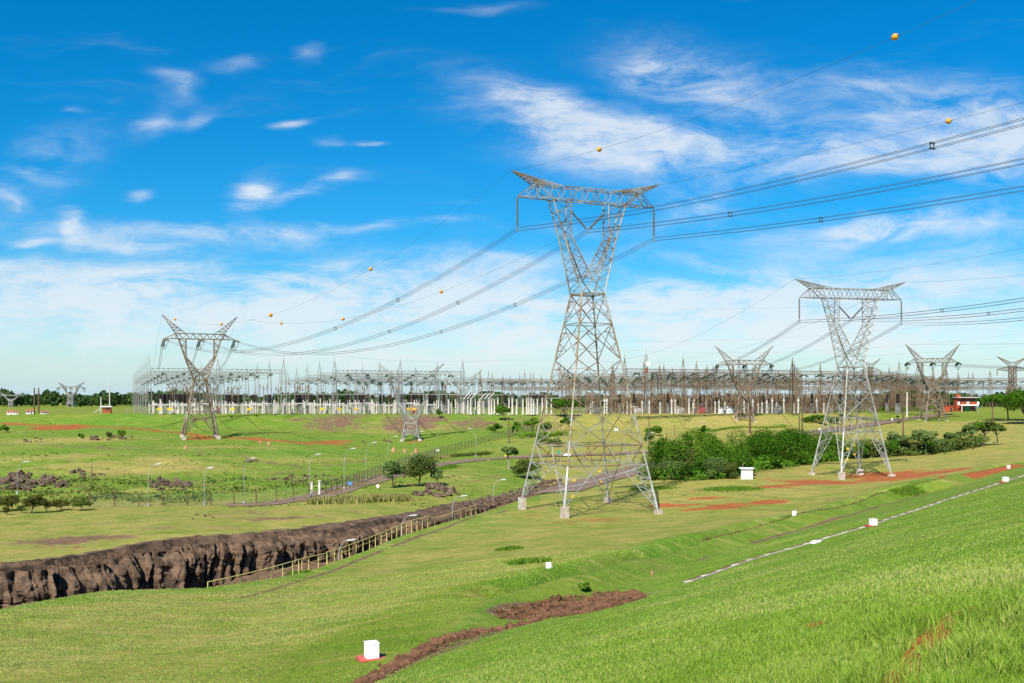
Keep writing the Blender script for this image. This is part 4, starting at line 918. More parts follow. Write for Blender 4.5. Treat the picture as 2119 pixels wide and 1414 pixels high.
# masts
def mast(px, d, H, label, dish=False):
    r = empty('radio_mast', px_pos(px, d), 0, label, 'mast'); mb = MB()
    for i in range(3):
        a0, a1 = i * 2.094, (i + 1) * 2.094; q = lambda a, z: (math.cos(a) * (1.2 - .6 * z / H), math.sin(a) * (1.2 - .6 * z / H), z)
        mb.bar(q(a0, 0), q(a0, H), .22)
        for k in range(16): mb.bar(q(a0, H * k / 16), q(a1, H * (k + 1) / 16), .11); mb.bar(q(a0, H * k / 16), q(a1, H * k / 16), .11)
    mb.build('lattice', M['gsteel'], r); mb = MB(); mb.bar((0, 0, H), (0, 0, H + 3), .12); mb.build('antenna', M['gsteel'], r)
    if dish:
        mb = MB(); mb.lathe((.6, -1.2, H - 4.5), (.6, -2.3, H - 4.5), [(0, .3), (.3, .9), (.5, 1.1), (1, 1.1)], 14); mb.build('dish', M['white'], r)
        mb = MB(); mb.lathe((0, 0, H * .68), (0, 0, H * .76), [(0, .9), (1, .9)], 8); mb.build('red_band', M['red'], r)
mast(1337, 470, 27.5, 'lattice radio mast with a white dish behind the brown switchyard', True)

def transformer(px, d, s, m, label):
    r = empty('power_transformer', px_pos(px, d), R(20 + rr.uniform(-8, 8)), label, 'transformer', None, s); mb = MB(); mb.box((0, 0, 1.5), (3.4, 1.8, 2.8)); mb.box((0, 0, 3.0), (3.7, 2.0, .2)); mb.box((0, 0, -.1), (4.4, 2.6, .5)); mb.build('tank', M[m], r)
    for s_ in (-1, 1): mb = MB(); [mb.box((x, s_ * 1.25, 1.5), (.1, .6, 2.2)) for x in np.linspace(-1.5, 1.5, 9)]; mb.build('radiator', M[m], r)
    for x in (-1, 0, 1): mb = MB(); mb.lathe((x, 0, 3.1), (x * 1.25, 0, 4.9), [(0, .14)] + [(t / 8 + .06, .2 if t % 2 else .12) for t in range(8)] + [(1, .05)], 8); mb.build('bushing', M['black'], r)
    mb = MB(); mb.tube([(-1.9, .5, 3.6), (1.0, .5, 3.6)], .35, 10); mb.build('conservator', M[m], r)
for px, off, s, m, lb in [(1232, 6, .9, 'steel', 'grey oil transformer at the yard front seen through the tallest pylon'), (1318, 5, .8, 'wpost', 'pale oil transformer just right of the tallest pylon'), (1352, 9, 1, 'rsteel', 'brown oil transformer below the radio mast'), (1408, 5, .8, 'wpost', 'pale oil transformer left of the rusty pylon by the thicket'), (1452, 4, .8, 'red', 'red painted transformer left of the rusty pylon by the thicket'), (1494, 4, .7, 'white', 'white small transformer touching the left leg of the rusty pylon'), (1511, 4, .75, 'white', 'white small transformer between the legs of the rusty pylon'), (1612, 6, .9, 'steel', 'grey oil transformer right of the rusty pylon by the thicket'), (1680, 7, 1, 'rsteel', 'brown oil transformer left of the grey suspension pylon'), (448, 8, .8, 'red', 'red painted transformer behind the brown strain pylon'), (858, 5, .7, 'red', 'red painted transformer behind the squat pale pylon'), (925, 8, .8, 'steel', 'grey oil transformer at the right end of the pale yard front')]:
    transformer(px, float(np.interp(px, EDGE[:, 0], EDGE[:, 1])) + off, s, m, lb)
# ------------------------------------------------------------------ vegetation
def foliage(name, c1, c2, c3):
    m = bpy.data.materials.new(name); m.use_nodes = True; t = NT(m.node_tree); out = t.n['Material Output']; t.n.remove(t.n['Principled BSDF'])
    a = t.attr('tone').outputs['Fac']; col = t.mix(t.ramp(a, .0, .6), c1, c2); col = t.mix(t.ramp(a, .6, 1.0), col, c3)
    d = t.new('ShaderNodeBsdfDiffuse'); tr = t.new('ShaderNodeBsdfTranslucent'); t.put(d.inputs[0], col); t.put(tr.inputs[0], t.mix(.5, col, (.16, .24, .02)))
    mx = t.new('ShaderNodeMixShader'); mx.inputs[0].default_value = .28; t.l.new(d.outputs[0], mx.inputs[1]); t.l.new(tr.outputs[0], mx.inputs[2]); t.l.new(mx.outputs[0], out.inputs[0]); return m
FO = dict(dark=foliage('dark_leaves', (.02, .07, .006), (.05, .125, .010), (.10, .19, .018)), mid=foliage('green_leaves', (.035, .10, .008), (.075, .165, .014), (.13, .235, .026)),
          fresh=foliage('fresh_leaves', (.06, .13, .012), (.11, .20, .018), (.17, .26, .03)), olive=foliage('olive_leaves', (.05, .075, .015), (.09, .125, .028), (.15, .18, .05)),
          grey=foliage('greyish_leaves', (.065, .115, .026), (.12, .18, .05), (.20, .26, .09)), rust=foliage('russet_leaves', (.055, .055, .015), (.085, .095, .02), (.17, .11, .05)),
          far=foliage('forest_leaves', (.032, .068, .022), (.058, .105, .032), (.095, .14, .048)), straw=foliage('straw_blades', (.20, .20, .05), (.30, .28, .09), (.38, .34, .14)))
def leaves(cent, size, g, flat=.0, aspect=.55, nrm=None):
    n = len(cent)
    if nrm is not None:                       # leaf clusters face outwards from their branch
        q = nrm + g.normal(size=(n, 3)) * .55; q /= np.linalg.norm(q, axis=1)[:, None]; a = np.cross(q, g.normal(size=(n, 3))); a /= np.linalg.norm(a, axis=1)[:, None] + 1e-9; b = np.cross(q, a); s = (size * g.uniform(.6, 1.4, n))[:, None]; a = a * s; b = b * s * .75
        V = np.stack([cent - a, cent - b, cent + a, cent + b], 1).reshape(-1, 3); return V, np.arange(n * 4).reshape(-1, 4)
    a = g.normal(size=(n, 3)); a /= np.linalg.norm(a, axis=1)[:, None]; b = g.normal(size=(n, 3)); b[:, 2] *= (1 - flat); a[:, 2] *= (1 - flat)
    a /= np.linalg.norm(a, axis=1)[:, None]; b -= (a * b).sum(1)[:, None] * a; b /= np.linalg.norm(b, axis=1)[:, None]
    s = (size * g.uniform(.6, 1.4, n))[:, None]; a *= s; b *= s * aspect
    V = np.stack([cent - a, cent - b, cent + a, cent + b], 1).reshape(-1, 3)
    return V, np.arange(n * 4).reshape(-1, 4)
def crown_pts(n, rx, rz, zc, g, nl, lob=.42, umbrella=False):
    L = []
    for k in range(nl):
        th = g.uniform(0, 6.283); ph = g.uniform(-.55, 1.0) if not umbrella else g.uniform(.05, .6); q = g.uniform(.45, .72) if k else 0
        c_ = math.sqrt(max(0, 1 - ph * ph * .8)); L.append((q * c_ * math.cos(th) * rx, q * c_ * math.sin(th) * rx, zc + q * ph * rz, lob * g.uniform(.75, 1.25)))
    L = np.array(L); i = g.integers(0, nl, n); d = g.normal(size=(n, 3)); d /= np.linalg.norm(d, axis=1)[:, None]
    q = g.uniform(.62, 1.04, n) ** 1.0; P = L[i, :3] + d * q[:, None] * L[i, 3:4] * np.array((rx, rx, rz))
    tone = np.clip(g.normal(.45, .2, n) + (L[i, 3] - lob) * .9 + (g.random(nl)[i] - .5) * .4, 0, 1)
    return P, tone, L, d + np.array((0, 0, .35))
TREES = {}
def tree(px, py, top, wpx, kind, label, name='broadleaf_tree', cat='tree', group=None, trunk=.3, bark='bark', dens=1.0, seed=0, umbrella=False, stems=1, d=None, leaf=1.0):
    p = at(px, py) if d is None else gnd(px, d); D = p.y; H = max(.3, (py - top) * D / F) if d is None else max(.3, (HY - top) / F * D - p.z); Rx = wpx / 2 * D / F; g = np.random.default_rng(1000 + seed + int(px) * 7)
    if name == 'slender_tree': dens *= .55
    root = empty(name, p, g.uniform(0, 6), label, cat, group)
    zt = H * trunk; rz = (H - zt) / 2 * 1.06; zc = zt + rz * .94
    px2 = wpx * (py - top if d is None else H / D * F) / 4.28; n = int(np.clip(px2 * 4.2 * dens, 220, 9000)); sz = max(.10, np.sqrt(px2 / n) * 2.07 * D / F * 1.45) * leaf
    nl = int(np.clip(wpx / 5.5, 7, 24)); P, tone, L, nr_ = crown_pts(n, Rx, rz, zc, g, nl, .40 if not umbrella else .34, umbrella)
    P[:, 2] = np.maximum(P[:, 2], .05)
    V, Q = leaves(P, sz, g, nrm=nr_); mesh_np('crown', V, Q, FO[kind], root, False, dict(tone=np.repeat(tone, 4)))
    tk = MB(); rt = max(.05, H * .022); zt = max(zt, .12 * H)
    for s in range(stems):
        a = g.uniform(0, 6.28); off = .0 if stems == 1 else .12 * H; bx, by = math.cos(a) * off * .2, math.sin(a) * off * .2; tx, ty = math.cos(a) * off + g.normal() * .04 * H, math.sin(a) * off + g.normal() * .04 * H
        tk.tube([(bx, by, -.3), (bx * .9, by * .9, zt * .4), ((bx + tx) / 2, (by + ty) / 2, zt), (tx, ty, zc)], [rt * 1.5, rt * 1.05, rt * .85, rt * .4], 7)
        for k in range(1, min(len(L), 6)):
            e = L[k, :3]; st0 = ((bx + tx) / 2, (by + ty) / 2, zt * .95); tk.tube([st0, lerp(st0, e, .5), tuple(e)], [rt * .55, rt * .4, rt * .18], 5)
    tk.build('trunk', M[bark], root); return root
def palm(px, py, top, wpx, label, seed=0):
    p = at(px, py); D = p.y; H = (py - top) * D / F; Rr = wpx / 2 * D / F; g = np.random.default_rng(seed + 5); root = empty('palm_tree', p, 0, label, 'palm')
    tk = MB(); tk.tube([(0, 0, -.3), (.1, 0, H * .4), (0, 0, H * .72)], [.22, .17, .15], 8); tk.build('trunk', M['bark'], root); V = []; Q = []; tn = []
    for k in range(34):
        a = g.uniform(0, 6.28); el = g.uniform(-.5, 1.3); Lf = Rr * 1.25 * g.uniform(.8, 1.15); pts = []
        for t in np.linspace(0, 1, 6):
            r_ = Lf * t * math.cos(el) * (1 - .12 * t); z = H * .72 + Lf * t * math.sin(el) - Lf * .55 * t * t; pts.append((r_ * math.cos(a), r_ * math.sin(a), z))
        pts = np.array(pts); sd = np.array((-math.sin(a), math.cos(a), 0)); wd = np.array((.05, .2, .26, .24, .16, .02)) * Rr * .55; nb = len(V)
        for q, wq in zip(pts, wd): V += [q - sd * wq - (0, 0, wq * .5), q, q + sd * wq - (0, 0, wq * .5)]
        for j in range(5): b_ = nb + j * 3; Q += [[b_, b_ + 1, b_ + 4, b_ + 3], [b_ + 1, b_ + 2, b_ + 5, b_ + 4]]
        tn += [g.uniform(.1, .8)] * 18
    mesh_np('fronds', V, np.array(Q), FO['mid'], root, False, dict(tone=tn)); return root
TH = 'in the dense thicket beside the dam road'
for k, (px, py, top, wv, kd, lb) in enumerate([(1362, 986, 906, 74, 'dark', 'dark tree at the left end of the thicket beside the tallest pylon'), (1402, 984, 896, 88, 'mid', 'mid green tree second from the left end of the thicket'),
  (1452, 962, 888, 110, 'fresh', 'bright green tree at the back of the thicket, below the rusty pylon'), (1433, 984, 926, 76, 'olive', 'olive leaved tree low in the left half of the thicket'), (1482, 985, 905, 96, 'mid', 'rounded green tree in the middle of the thicket'),
  (1524, 985, 912, 84, 'mid', 'green tree right behind the white hut'), (1556, 968, 886, 120, 'dark', 'tall dark spreading tree behind and right of the white hut'), (1602, 962, 880, 120, 'dark', 'tallest dark tree of the thicket, right of the white hut'),
  (1645, 957, 886, 110, 'dark', 'dark drooping tree in the right half of the thicket'), (1690, 952, 889, 100, 'mid', 'green tree just left of the grey suspension pylon'), (1726, 947, 896, 70, 'fresh', 'bright tree seen through the left leg of the grey suspension pylon'),
  (1390, 992, 948, 64, 'grey', 'greyish low bush at the front left of the thicket'), (1352, 993, 950, 46, 'olive', 'small olive bush at the extreme left foot of the thicket'), (1440, 992, 952, 70, 'mid', 'low green bush at the front edge of the thicket, left part'), (1484, 991, 945, 66, 'grey', 'greyish bush at the front edge of the thicket, left of the hut'),
  (1512, 991, 955, 44, 'olive', 'small olive bush touching the left wall of the hut'), (1585, 968, 922, 84, 'dark', 'low dark bush at the front edge of the thicket, right of the hut'), (1636, 962, 925, 76, 'mid', 'low green bush at the right front edge of the thicket')]):
    tree(px, py, top, wv, kd, lb, group='trees of the thicket', trunk=-.16 if py - top < 60 else -.08, seed=k, dens=1.5)
palm(1452, 930, 884, 60, 'palm crown rising out of the thicket below the rusty pylon', 1)
for k, (px, py, top, wv, kd, lb) in enumerate([(1766, 948, 905, 70, 'mid', 'green bush behind the near foot of the grey suspension pylon'), (1802, 946, 908, 64, 'olive', 'olive bush between the right legs of the grey suspension pylon'), (1836, 944, 908, 60, 'mid', 'green bush just right of the grey suspension pylon'),
  (1872, 942, 906, 70, 'olive', 'dense bush under the thin pale-trunked trees, left part'), (1908, 939, 908, 60, 'mid', 'dense bush under the thin pale-trunked trees, middle part'), (1945, 936, 908, 66, 'grey', 'greyish bush under the thin pale-trunked trees, right part'), (1985, 930, 905, 60, 'olive', 'low bush near the right end of the scrub row'), (2022, 923, 903, 44, 'grey', 'last low greyish bush at the right end of the scrub row')]):
    tree(px, py, top, wv, kd, lb, 'bush', 'bush', 'bushes of the scrub row', -.15, seed=40 + k, dens=1.3)
for k, (px, py, top, wv, kd, lb) in enumerate([(1860, 943, 893, 52, 'grey', 'thin pale-trunked tree at the left of the scrub row'), (1916, 942, 890, 62, 'grey', 'thin forked pale-trunked tree in the middle of the scrub row'), (1976, 932, 891, 52, 'grey', 'slender airy tree right of the middle of the scrub row'),
  (2008, 924, 876, 40, 'grey', 'narrow airy tree left of the paired trees at the right'), (2036, 922, 868, 56, 'mid', 'left tree of the leafy pair at the right end of the scrub'), (2064, 921, 871, 58, 'olive', 'right tree of the leafy pair at the right end of the scrub')]):
    tree(px, py, top, wv, kd, lb, 'slender_tree', 'tree', 'slender trees of the scrub row', .42, 'pbark' if k < 3 else 'bark', .6, 60 + k)
tree(2086, 871, 810, 118, 'mid', 'umbrella-shaped tree on the dry lawn right of the brick house', trunk=.42, seed=70, umbrella=True)
tree(2126, 878, 800, 96, 'dark', 'big dark tree cut by the right photo edge', trunk=.25, seed=71)
for k, (px, py, top, wv, kd, lb) in enumerate([(-14, 1060, 1028, 60, 'rust', 'russet shrub cut by the left photo edge'), (26, 1057, 1024, 58, 'rust', 'reddish shrub nearest the left photo edge that is wholly seen'), (66, 1062, 1024, 50, 'rust', 'round russet shrub second in the row at left'), (96, 1061, 1030, 44, 'rust', 'russet shrub in the middle of the row at left'),
  (126, 1056, 1033, 46, 'rust', 'russet shrub left of the last one in the row'), (170, 1056, 1028, 52, 'olive', 'separate green shrub at the right end of the row at left'), (14, 1066, 1048, 20, 'rust', 'tiny shrub in front of the russet row at left'), (45, 1062, 1046, 22, 'olive', 'small olive shrub in front of the russet row')]):
    tree(px, py, top, wv, kd, lb, 'shrub', 'shrub', 'russet shrubs on the lawn at left', .2, seed=80 + k)
tree(868, 1006, 942, 82, 'olive', 'full round tree by the boulder heap beside the access road', trunk=.14, seed=90)
tree(814, 1010, 955, 56, 'grey', 'thin greyish tree left of the round tree by the boulder heap', 'slender_tree', trunk=.28, seed=91, dens=.9)
tree(904, 1006, 968, 40, 'grey', 'small thin tree right of the round tree, above the boulders', 'slender_tree', trunk=.28, seed=92, dens=.9)
tree(1093, 991, 946, 68, 'olive', 'dense dome-shaped bush left of the foot of the tallest pylon', 'bush', 'bush', trunk=.03, seed=93, dens=1.3)
tree(1054, 970, 920, 36, 'grey', 'thin pale-trunked tree above the dome-shaped bush', 'slender_tree', trunk=.55, bark='pbark', seed=94, dens=.8, stems=2)
for k, (px, py, top, wv, kd, lb, nm) in enumerate([(1043, 872, 836, 32, 'mid', 'dark green tree on the bank edge in front of the tall white posts', 'broadleaf_tree'), (1026, 895, 876, 38, 'dark', 'dark bush halfway down the brown bank left of the wooden pole', 'bush'), (1102, 893, 864, 42, 'fresh', 'bright round tree on the bank left of the tallest pylon', 'broadleaf_tree'),
  (1128, 897, 874, 36, 'mid', 'green bush beside the bright round tree on the bank', 'bush'), (1168, 864, 820, 58, 'dark', 'big dark tree on the bank edge seen through the tallest pylon', 'broadleaf_tree'), (1178, 892, 862, 40, 'dark', 'dark tree lower on the bank, seen through the tallest pylon', 'broadleaf_tree'), (909, 866, 846, 15, 'mid', 'small lone tree at the foot of the pale switchyard', 'broadleaf_tree'),
  (1688, 876, 858, 56, 'dark', 'dark clipped bush beside the yard road', 'bush'), (1724, 876, 862, 44, 'mid', 'green bush beside the yard road, right of the dark clipped one', 'bush'), (1664, 874, 865, 18, 'mid', 'tiny bush left of the dark clipped bush', 'bush'), (1352, 902, 877, 40, 'mid', 'green bush by the pole right of the tallest pylon', 'bush'), (1344, 918, 893, 26, 'grey', 'thin greyish bush above the thicket at its left end', 'bush'),
  (1120, 920, 898, 44, 'grey', 'greyish shrub behind the fence, left of the tallest pylon', 'bush'), (1146, 925, 905, 36, 'grey', 'greyish shrub seen between the left legs of the tallest pylon', 'bush'), (8, 895, 877, 22, 'mid', 'lone green bush at the left edge of the far field', 'bush'), (250, 906, 889, 20, 'fresh', 'bright bush on the dark rock ledge at left', 'bush'), (228, 908, 893, 20, 'olive', 'olive bush beside the bright one on the rock ledge', 'bush'), (168, 908, 896, 14, 'mid', 'small bush at the left end of the rock ledge', 'bush'),
  (1934, 858, 836, 32, 'fresh', 'bright small tree inside the base of the rusty pylon', 'broadleaf_tree'), (1944, 856, 850, 16, 'mid', 'small clipped bush left of the brick house', 'bush'), (712, 1140, 1124, 24, 'mid', 'green shrub beside the yellow railing under the first curved lamp', 'shrub'), (780, 1120, 1107, 20, 'mid', 'green shrub beside the yellow railing, second one up', 'shrub'), (832, 1102, 1093, 14, 'mid', 'little shrub beside the yellow railing, third one up', 'shrub'), (881, 1086, 1073, 18, 'mid', 'green shrub at the top bend of the yellow railing', 'shrub'),
  (1209, 1222, 1207, 30, 'fresh', 'bright little plant on top of the rubble heap', 'plant'), (1450, 905, 893, 24, 'rust', 'brownish shrub above the palm in the thicket', 'bush')]):
    tree(px, py, top, wv, kd, lb, nm, {'broadleaf_tree': 'tree'}.get(nm, nm), trunk=.3 if nm == 'broadleaf_tree' else .06, seed=100 + k)
palm(1069, 902, 871, 30, 'small palm on the bank beside the wooden pole', 2)
for a, b, py, kd, lb in [(1805, 1880, 850, 'fresh', 'bright clipped hedge in front of the right switchyard'), (1890, 1960, 849, 'fresh', 'bright hedge left of the brick house, behind the rusty pylon')]:
    A, B = at(a, py + 2), at(b, py + 2); g = np.random.default_rng(a); n = 900; t_ = g.random(n); P = np.stack([A.x + (B.x - A.x) * t_, A.y + (B.y - A.y) * t_ + g.normal(0, .6, n), A.z + (B.z - A.z) * t_ + g.random(n) * 2.4 * (.6 + .5 * vnoise(t_ * 14, t_ * 0, 3))], -1)
    V, Q = leaves(P, .4, g); tag(mesh_np('hedge', V, Q, FO[kd], None, False, dict(tone=np.repeat(g.random(n), 4))), lb, 'hedge')
def grass_bed(name, pts, width, hgt, kd, label, n=2600, cat='grass bed'):
    C = resample([tuple(at(*p))[:2] for p in pts], .5); g = np.random.default_rng(int(pts[0][0])); i = g.integers(0, len(C), n); X = C[i, 0] + g.normal(0, width / 2, n); Y = C[i, 1] + g.normal(0, width / 2, n); Z = height(X, Y)
    h = hgt * g.uniform(.6, 1.2, n) * (.7 + .6 * vnoise(X / 1.2, Y / 1.2, 2)); a = g.uniform(0, 6.28, n); s = .10 + .06 * g.random(n); l = g.uniform(0, .5, n)[:, None] * h[:, None] * np.stack([np.cos(a * 3), np.sin(a * 3), 0 * a], -1); d = np.stack([np.cos(a), np.sin(a), 0 * a], -1) * s[:, None]
    B = np.stack([X, Y, Z - .05], -1); V = np.stack([B - d, B + d, B + l + np.stack([0 * h, 0 * h, h], -1)], 1).reshape(-1, 3)
    return tag(mesh_np(name, V, np.arange(n * 3).reshape(-1, 3), FO[kd], None, False, dict(tone=np.repeat(g.random(n), 3))), label, cat)
grass_bed('grass_bed', [(655, 1043), (720, 1041), (840, 1036)], 1.6, 1.1, 'straw', 'strip of tall straw-coloured ornamental grass on the lawn beside the access road')
grass_bed('grass_bed', [(908, 951), (922, 949)], 1.4, 1.0, 'straw', 'small tuft of straw grass at the road bend', 500)
grass_bed('flower_bed', [(918, 972), (940, 966)], 1.4, .6, 'fresh', 'short yellow-green flower bed below the road bend', 600, 'flower bed')
grass_bed('grass_bed', [(925, 948), (960, 944), (1010, 941)], 1.2, .9, 'olive', 'row of olive planting along the far side of the road bend', 1200)
grass_bed('flower_bed', [(1470, 893), (1530, 884), (1580, 886), (1628, 882)], 2.0, .7, 'fresh', 'curved yellow-green flower bed around the rusty pylon', 1600, 'flower bed')
for (px, py, w_, lb) in [(1515, 1013, 1.7, 'largest dark green tall grass clump on the lawn below the white hut'), (1352, 1012, 1.3, 'tall grass clump beside the right legs of the tallest pylon'), (1092, 1164, .8, 'low tall-grass clump left of the small white marker'), (1054, 1137, .5, 'tiny tall-grass clump on the lawn below the tallest pylon'), (617, 1185, .5, 'bright grass clump under the yellow railing'), (1878, 1018, .8, 'bright grass clump above the upper furrow')]:
    grass_bed('grass_clump', [(px - w_ * 22, py), (px, py - 1), (px + w_ * 20, py)], w_ * 1.3, .22 + .10 * w_, 'fresh', lb, 1500, 'grass clump')
# far wood behind the switchyards: reads as one mass
g = np.random.default_rng(77); P = []; T_ = []; SZ = []
for k in range(1500):
    px = g.uniform(-350, 2500)
    d = g.uniform(690, 1150) if px > 300 else g.uniform(890, 1300)
    if 1560 > px > 1180 and g.random() < .2: continue
    hgt = g.uniform(8, 12) * (.72 if px < 300 else 1) * (1 + (.35 + .45 * math.exp(-((px - 20) / 90) ** 2) + .4 * math.exp(-((px - 225) / 60) ** 2)) * (px < 300)) * (.8 if 1150 < px < 1700 else 1)
    hgt *= .75 + .5 * float(vnoise(np.array([px / 60.]), np.array([1.5]), 5)[0]); u = (px - CX) / F; n = 80; r_ = hgt * g.uniform(.38, .55)
    q = g.normal(size=(n, 3)); q /= np.linalg.norm(q, axis=1)[:, None]; c = np.array((u * d, d, PLAT + hgt * .58)); P.append(c + q * g.uniform(.6, 1.05, (n, 1)) * np.array((r_, r_, hgt * .45))); T_.append(np.clip(g.normal(.4 + g.normal() * .15, .2, n), 0, 1)); SZ.append(np.full(n, r_ * .34))
P = np.concatenate(P); V, Q = leaves(P, np.concatenate(SZ), g, 0, .7)
tag(mesh_np('far_wood', V, Q, FO['far'], None, False, dict(tone=np.repeat(np.concatenate(T_), 4))), 'dark green wood stretching along the horizon behind the switchyards', 'wood', None, 'stuff')

# weeds: loose tufts over the rough ground left of the road and on the brown bank
g = np.random.default_rng(91); n = 20000; px = g.uniform(-60, 1120, n); d = np.exp(g.uniform(math.log(150), math.log(408), n)); X, Y = (px - CX) / F * d, d
k = fbm(X / 9, Y / 9, 95, 4) + .35 * (g.random(n) - .5) > .53; k &= ~((px > 520) & (Y < 240) & (px > 1059 - (Y - 150) * 2.2)); X, Y = X[k], Y[k]; Z = height(X, Y); m_ = len(X)
h = g.uniform(.06, .26, m_) * (.5 + 1.2 * vnoise(X / 7, Y / 7, 4)); a = g.uniform(0, 6.28, m_); s = h * g.uniform(.5, 1.1, m_); D_ = np.stack([np.cos(a), np.sin(a), 0 * a], -1) * s[:, None]; B = np.stack([X, Y, Z - .05], -1); up = np.stack([0 * h, 0 * h, h], -1); ln = g.normal(0, .35, (m_, 3)) * h[:, None]; ln[:, 2] = 0
V = np.stack([B - D_ * .6, B + D_ * .6, B + D_ + up * .8 + ln, B - D_ * .8 + up + ln], 1).reshape(-1, 3)
tag(mesh_np('weeds', V, np.arange(m_ * 4).reshape(-1, 4), foliage('weed_leaves', (.12, .17, .02), (.20, .23, .035), (.36, .30, .11)), None, False, dict(tone=np.repeat(np.clip(g.normal(.4, .3, m_), 0, 1), 4))), 'scattered green and straw weeds over the rough field left of the road', 'weeds', None, 'stuff')

# scrub on the rocky bank at left
g = np.random.default_rng(93); n = 14000; px = g.uniform(-80, 760, n); d = np.exp(g.uniform(math.log(156), math.log(205), n)); X, Y = (px - CX) / F * d, d
k = fbm(X / 5, Y / 5, 97, 4) + .3 * (g.random(n) - .5) > .55; k &= ~((px > 440) & (Y < 175) & (px > 440 + (175 - Y) * -8)); X, Y = X[k], Y[k]; Z = height(X, Y); m_ = len(X); hh = .1 + .55 * sst(fbm(X / 3, Y / 3, 98, 3), .4, .75)
P = np.stack([X, Y, Z + hh * g.random(m_)], -1); nr_ = np.stack([0 * X, 0 * X - .2, 0 * X + 1], -1); V, Q = leaves(P, .16 + .22 * hh, g, nrm=nr_)
tag(mesh_np('scrub', V, Q, FO['olive'], None, False, dict(tone=np.repeat(np.clip(g.normal(.5, .25, m_), 0, 1), 4))), 'low olive scrub growing among the boulders of the rough bank at left', 'scrub', None, 'stuff')

def undergrowth(pts, width, hgt, kd, label, n):
    C = resample([tuple(at(*p))[:2] for p in pts], .6); g = np.random.default_rng(int(pts[0][0]) + 3); i = g.integers(0, len(C), n); X = C[i, 0] + g.normal(0, width / 2, n); Y = C[i, 1] + g.normal(0, width / 2, n) + width * .4
    hh = hgt * (.25 + 1.2 * vnoise(X / 3.1, Y / 3.1, 6) ** 1.3); P = np.stack([X, Y, height(X, Y) + hh * g.random(n) ** .7], -1); nr_ = np.tile(np.array((-.15, -.5, .8)), (n, 1)); V, Q = leaves(P, .28, g, nrm=nr_)
    tone = np.clip(.35 + .5 * (vnoise(X / 2, Y / 2, 8) - .3) + g.normal(0, .15, n), 0, 1); tag(mesh_np('undergrowth', V, Q, FO[kd], None, False, dict(tone=np.repeat(tone, 4))), label, 'undergrowth', None, 'stuff')
undergrowth([(1338, 993), (1400, 994), (1480, 993), (1520, 986), (1560, 974), (1640, 963), (1740, 951)], 3.0, 2.6, 'mid', 'low green undergrowth along the front edge of the thicket', 5200)
undergrowth([(1745, 950), (1820, 947), (1900, 942), (1960, 935), (2025, 923)], 3.4, 2.9, 'olive', 'low olive undergrowth joining the scrub trees at right', 5200)
undergrowth([(1080, 906), (1120, 905), (1160, 900)], 3.0, 1.8, 'fresh', 'bright weeds along the dark fence left of the tallest pylon', 1500)
# ------------------------------------------------------------------ small things
def lamp(px, py, tx, ty, label, d=None):
    p = at(px, py) if d is None else gnd(px, d); D = p.y; H = (py - ty) * D / F if d is None else (HY - ty) / F * D - p.z; rch = (tx - px) * D / F
    r = empty('street_lamp', p, 0, label, 'street lamp', 'street lamps'); mb = MB(); a = np.linspace(0, 1, 9)
    pts = [(0, 0, -.3), (0, 0, H * .6)] + [(rch * (1 - math.cos(t * 1.45)) / 1.0, 0, H * .6 + (H * .4 - .1) * math.sin(t * 1.57)) for t in a[1:]]
    mb.tube(pts, np.linspace(.048, .028, len(pts)), 7); mb.box((0, 0, .15), (.35, .35, .5)); mb.build('pole', M['lampsteel'], r, False)
    e = pts[-1]; hd = MB(); s = 1 if rch > 0 else -1; hd.tube([(e[0] - s * .1, 0, e[2]), (e[0] + s * .15, 0, e[2] + .03), (e[0] + s * .6, 0, e[2] + .08), (e[0] + s * .85, 0, e[2] + .08)], [.05, .09, .10, .04], 8); hd.build('lamp_head', M['roof'], r)
for px, py, tx, ty, lb in [(36, 1022, 52, 955, 'street lamp among the boulders near the left photo edge'), (307, 1047, 325, 960, 'street lamp at the fence, first right of the russet shrubs'), (423, 1046, 431, 968, 'faint street lamp at the fence, second right of the russet shrubs'), (505, 1043, 520, 948, 'street lamp where the access road starts at left'),
  (640, 1030, 656, 940, 'tall street lamp beside the fence gate on the access road'), (712, 1012, 729, 928, 'street lamp beside the blue fence sign'), (757, 995, 773, 916, 'street lamp on the road bend right of the blue fence sign'), (803, 972, 818, 903, 'street lamp in front of the pointed earth mounds, left one'), (857, 948, 872, 893, 'street lamp in front of the pointed earth mounds, right one'),
  (984, 945, 973, 887, 'street lamp with its arm turned left at the road bend'), (1021, 1043, 1039, 992, 'curved lamp at the narrow right end of the rock cut'), (1444, 893, 1455, 872, 'short lamp on the dry bank above the thicket'), (1339, 945, 1349, 895, 'lamp beside the bush right of the tallest pylon')]: lamp(px, py, tx, ty, lb)
for px, d, tx, ty, lb in [(701, 104, 722, 1117, 'curved lamp rising from the path below the rock wall, lowest one'), (830, 122, 852, 1066, 'curved lamp in front of the rock wall above the railing bend'), (936, 141, 957, 1026, 'curved lamp at the upper end of the yellow railing')]: lamp(px, 0, tx, ty, lb, d)
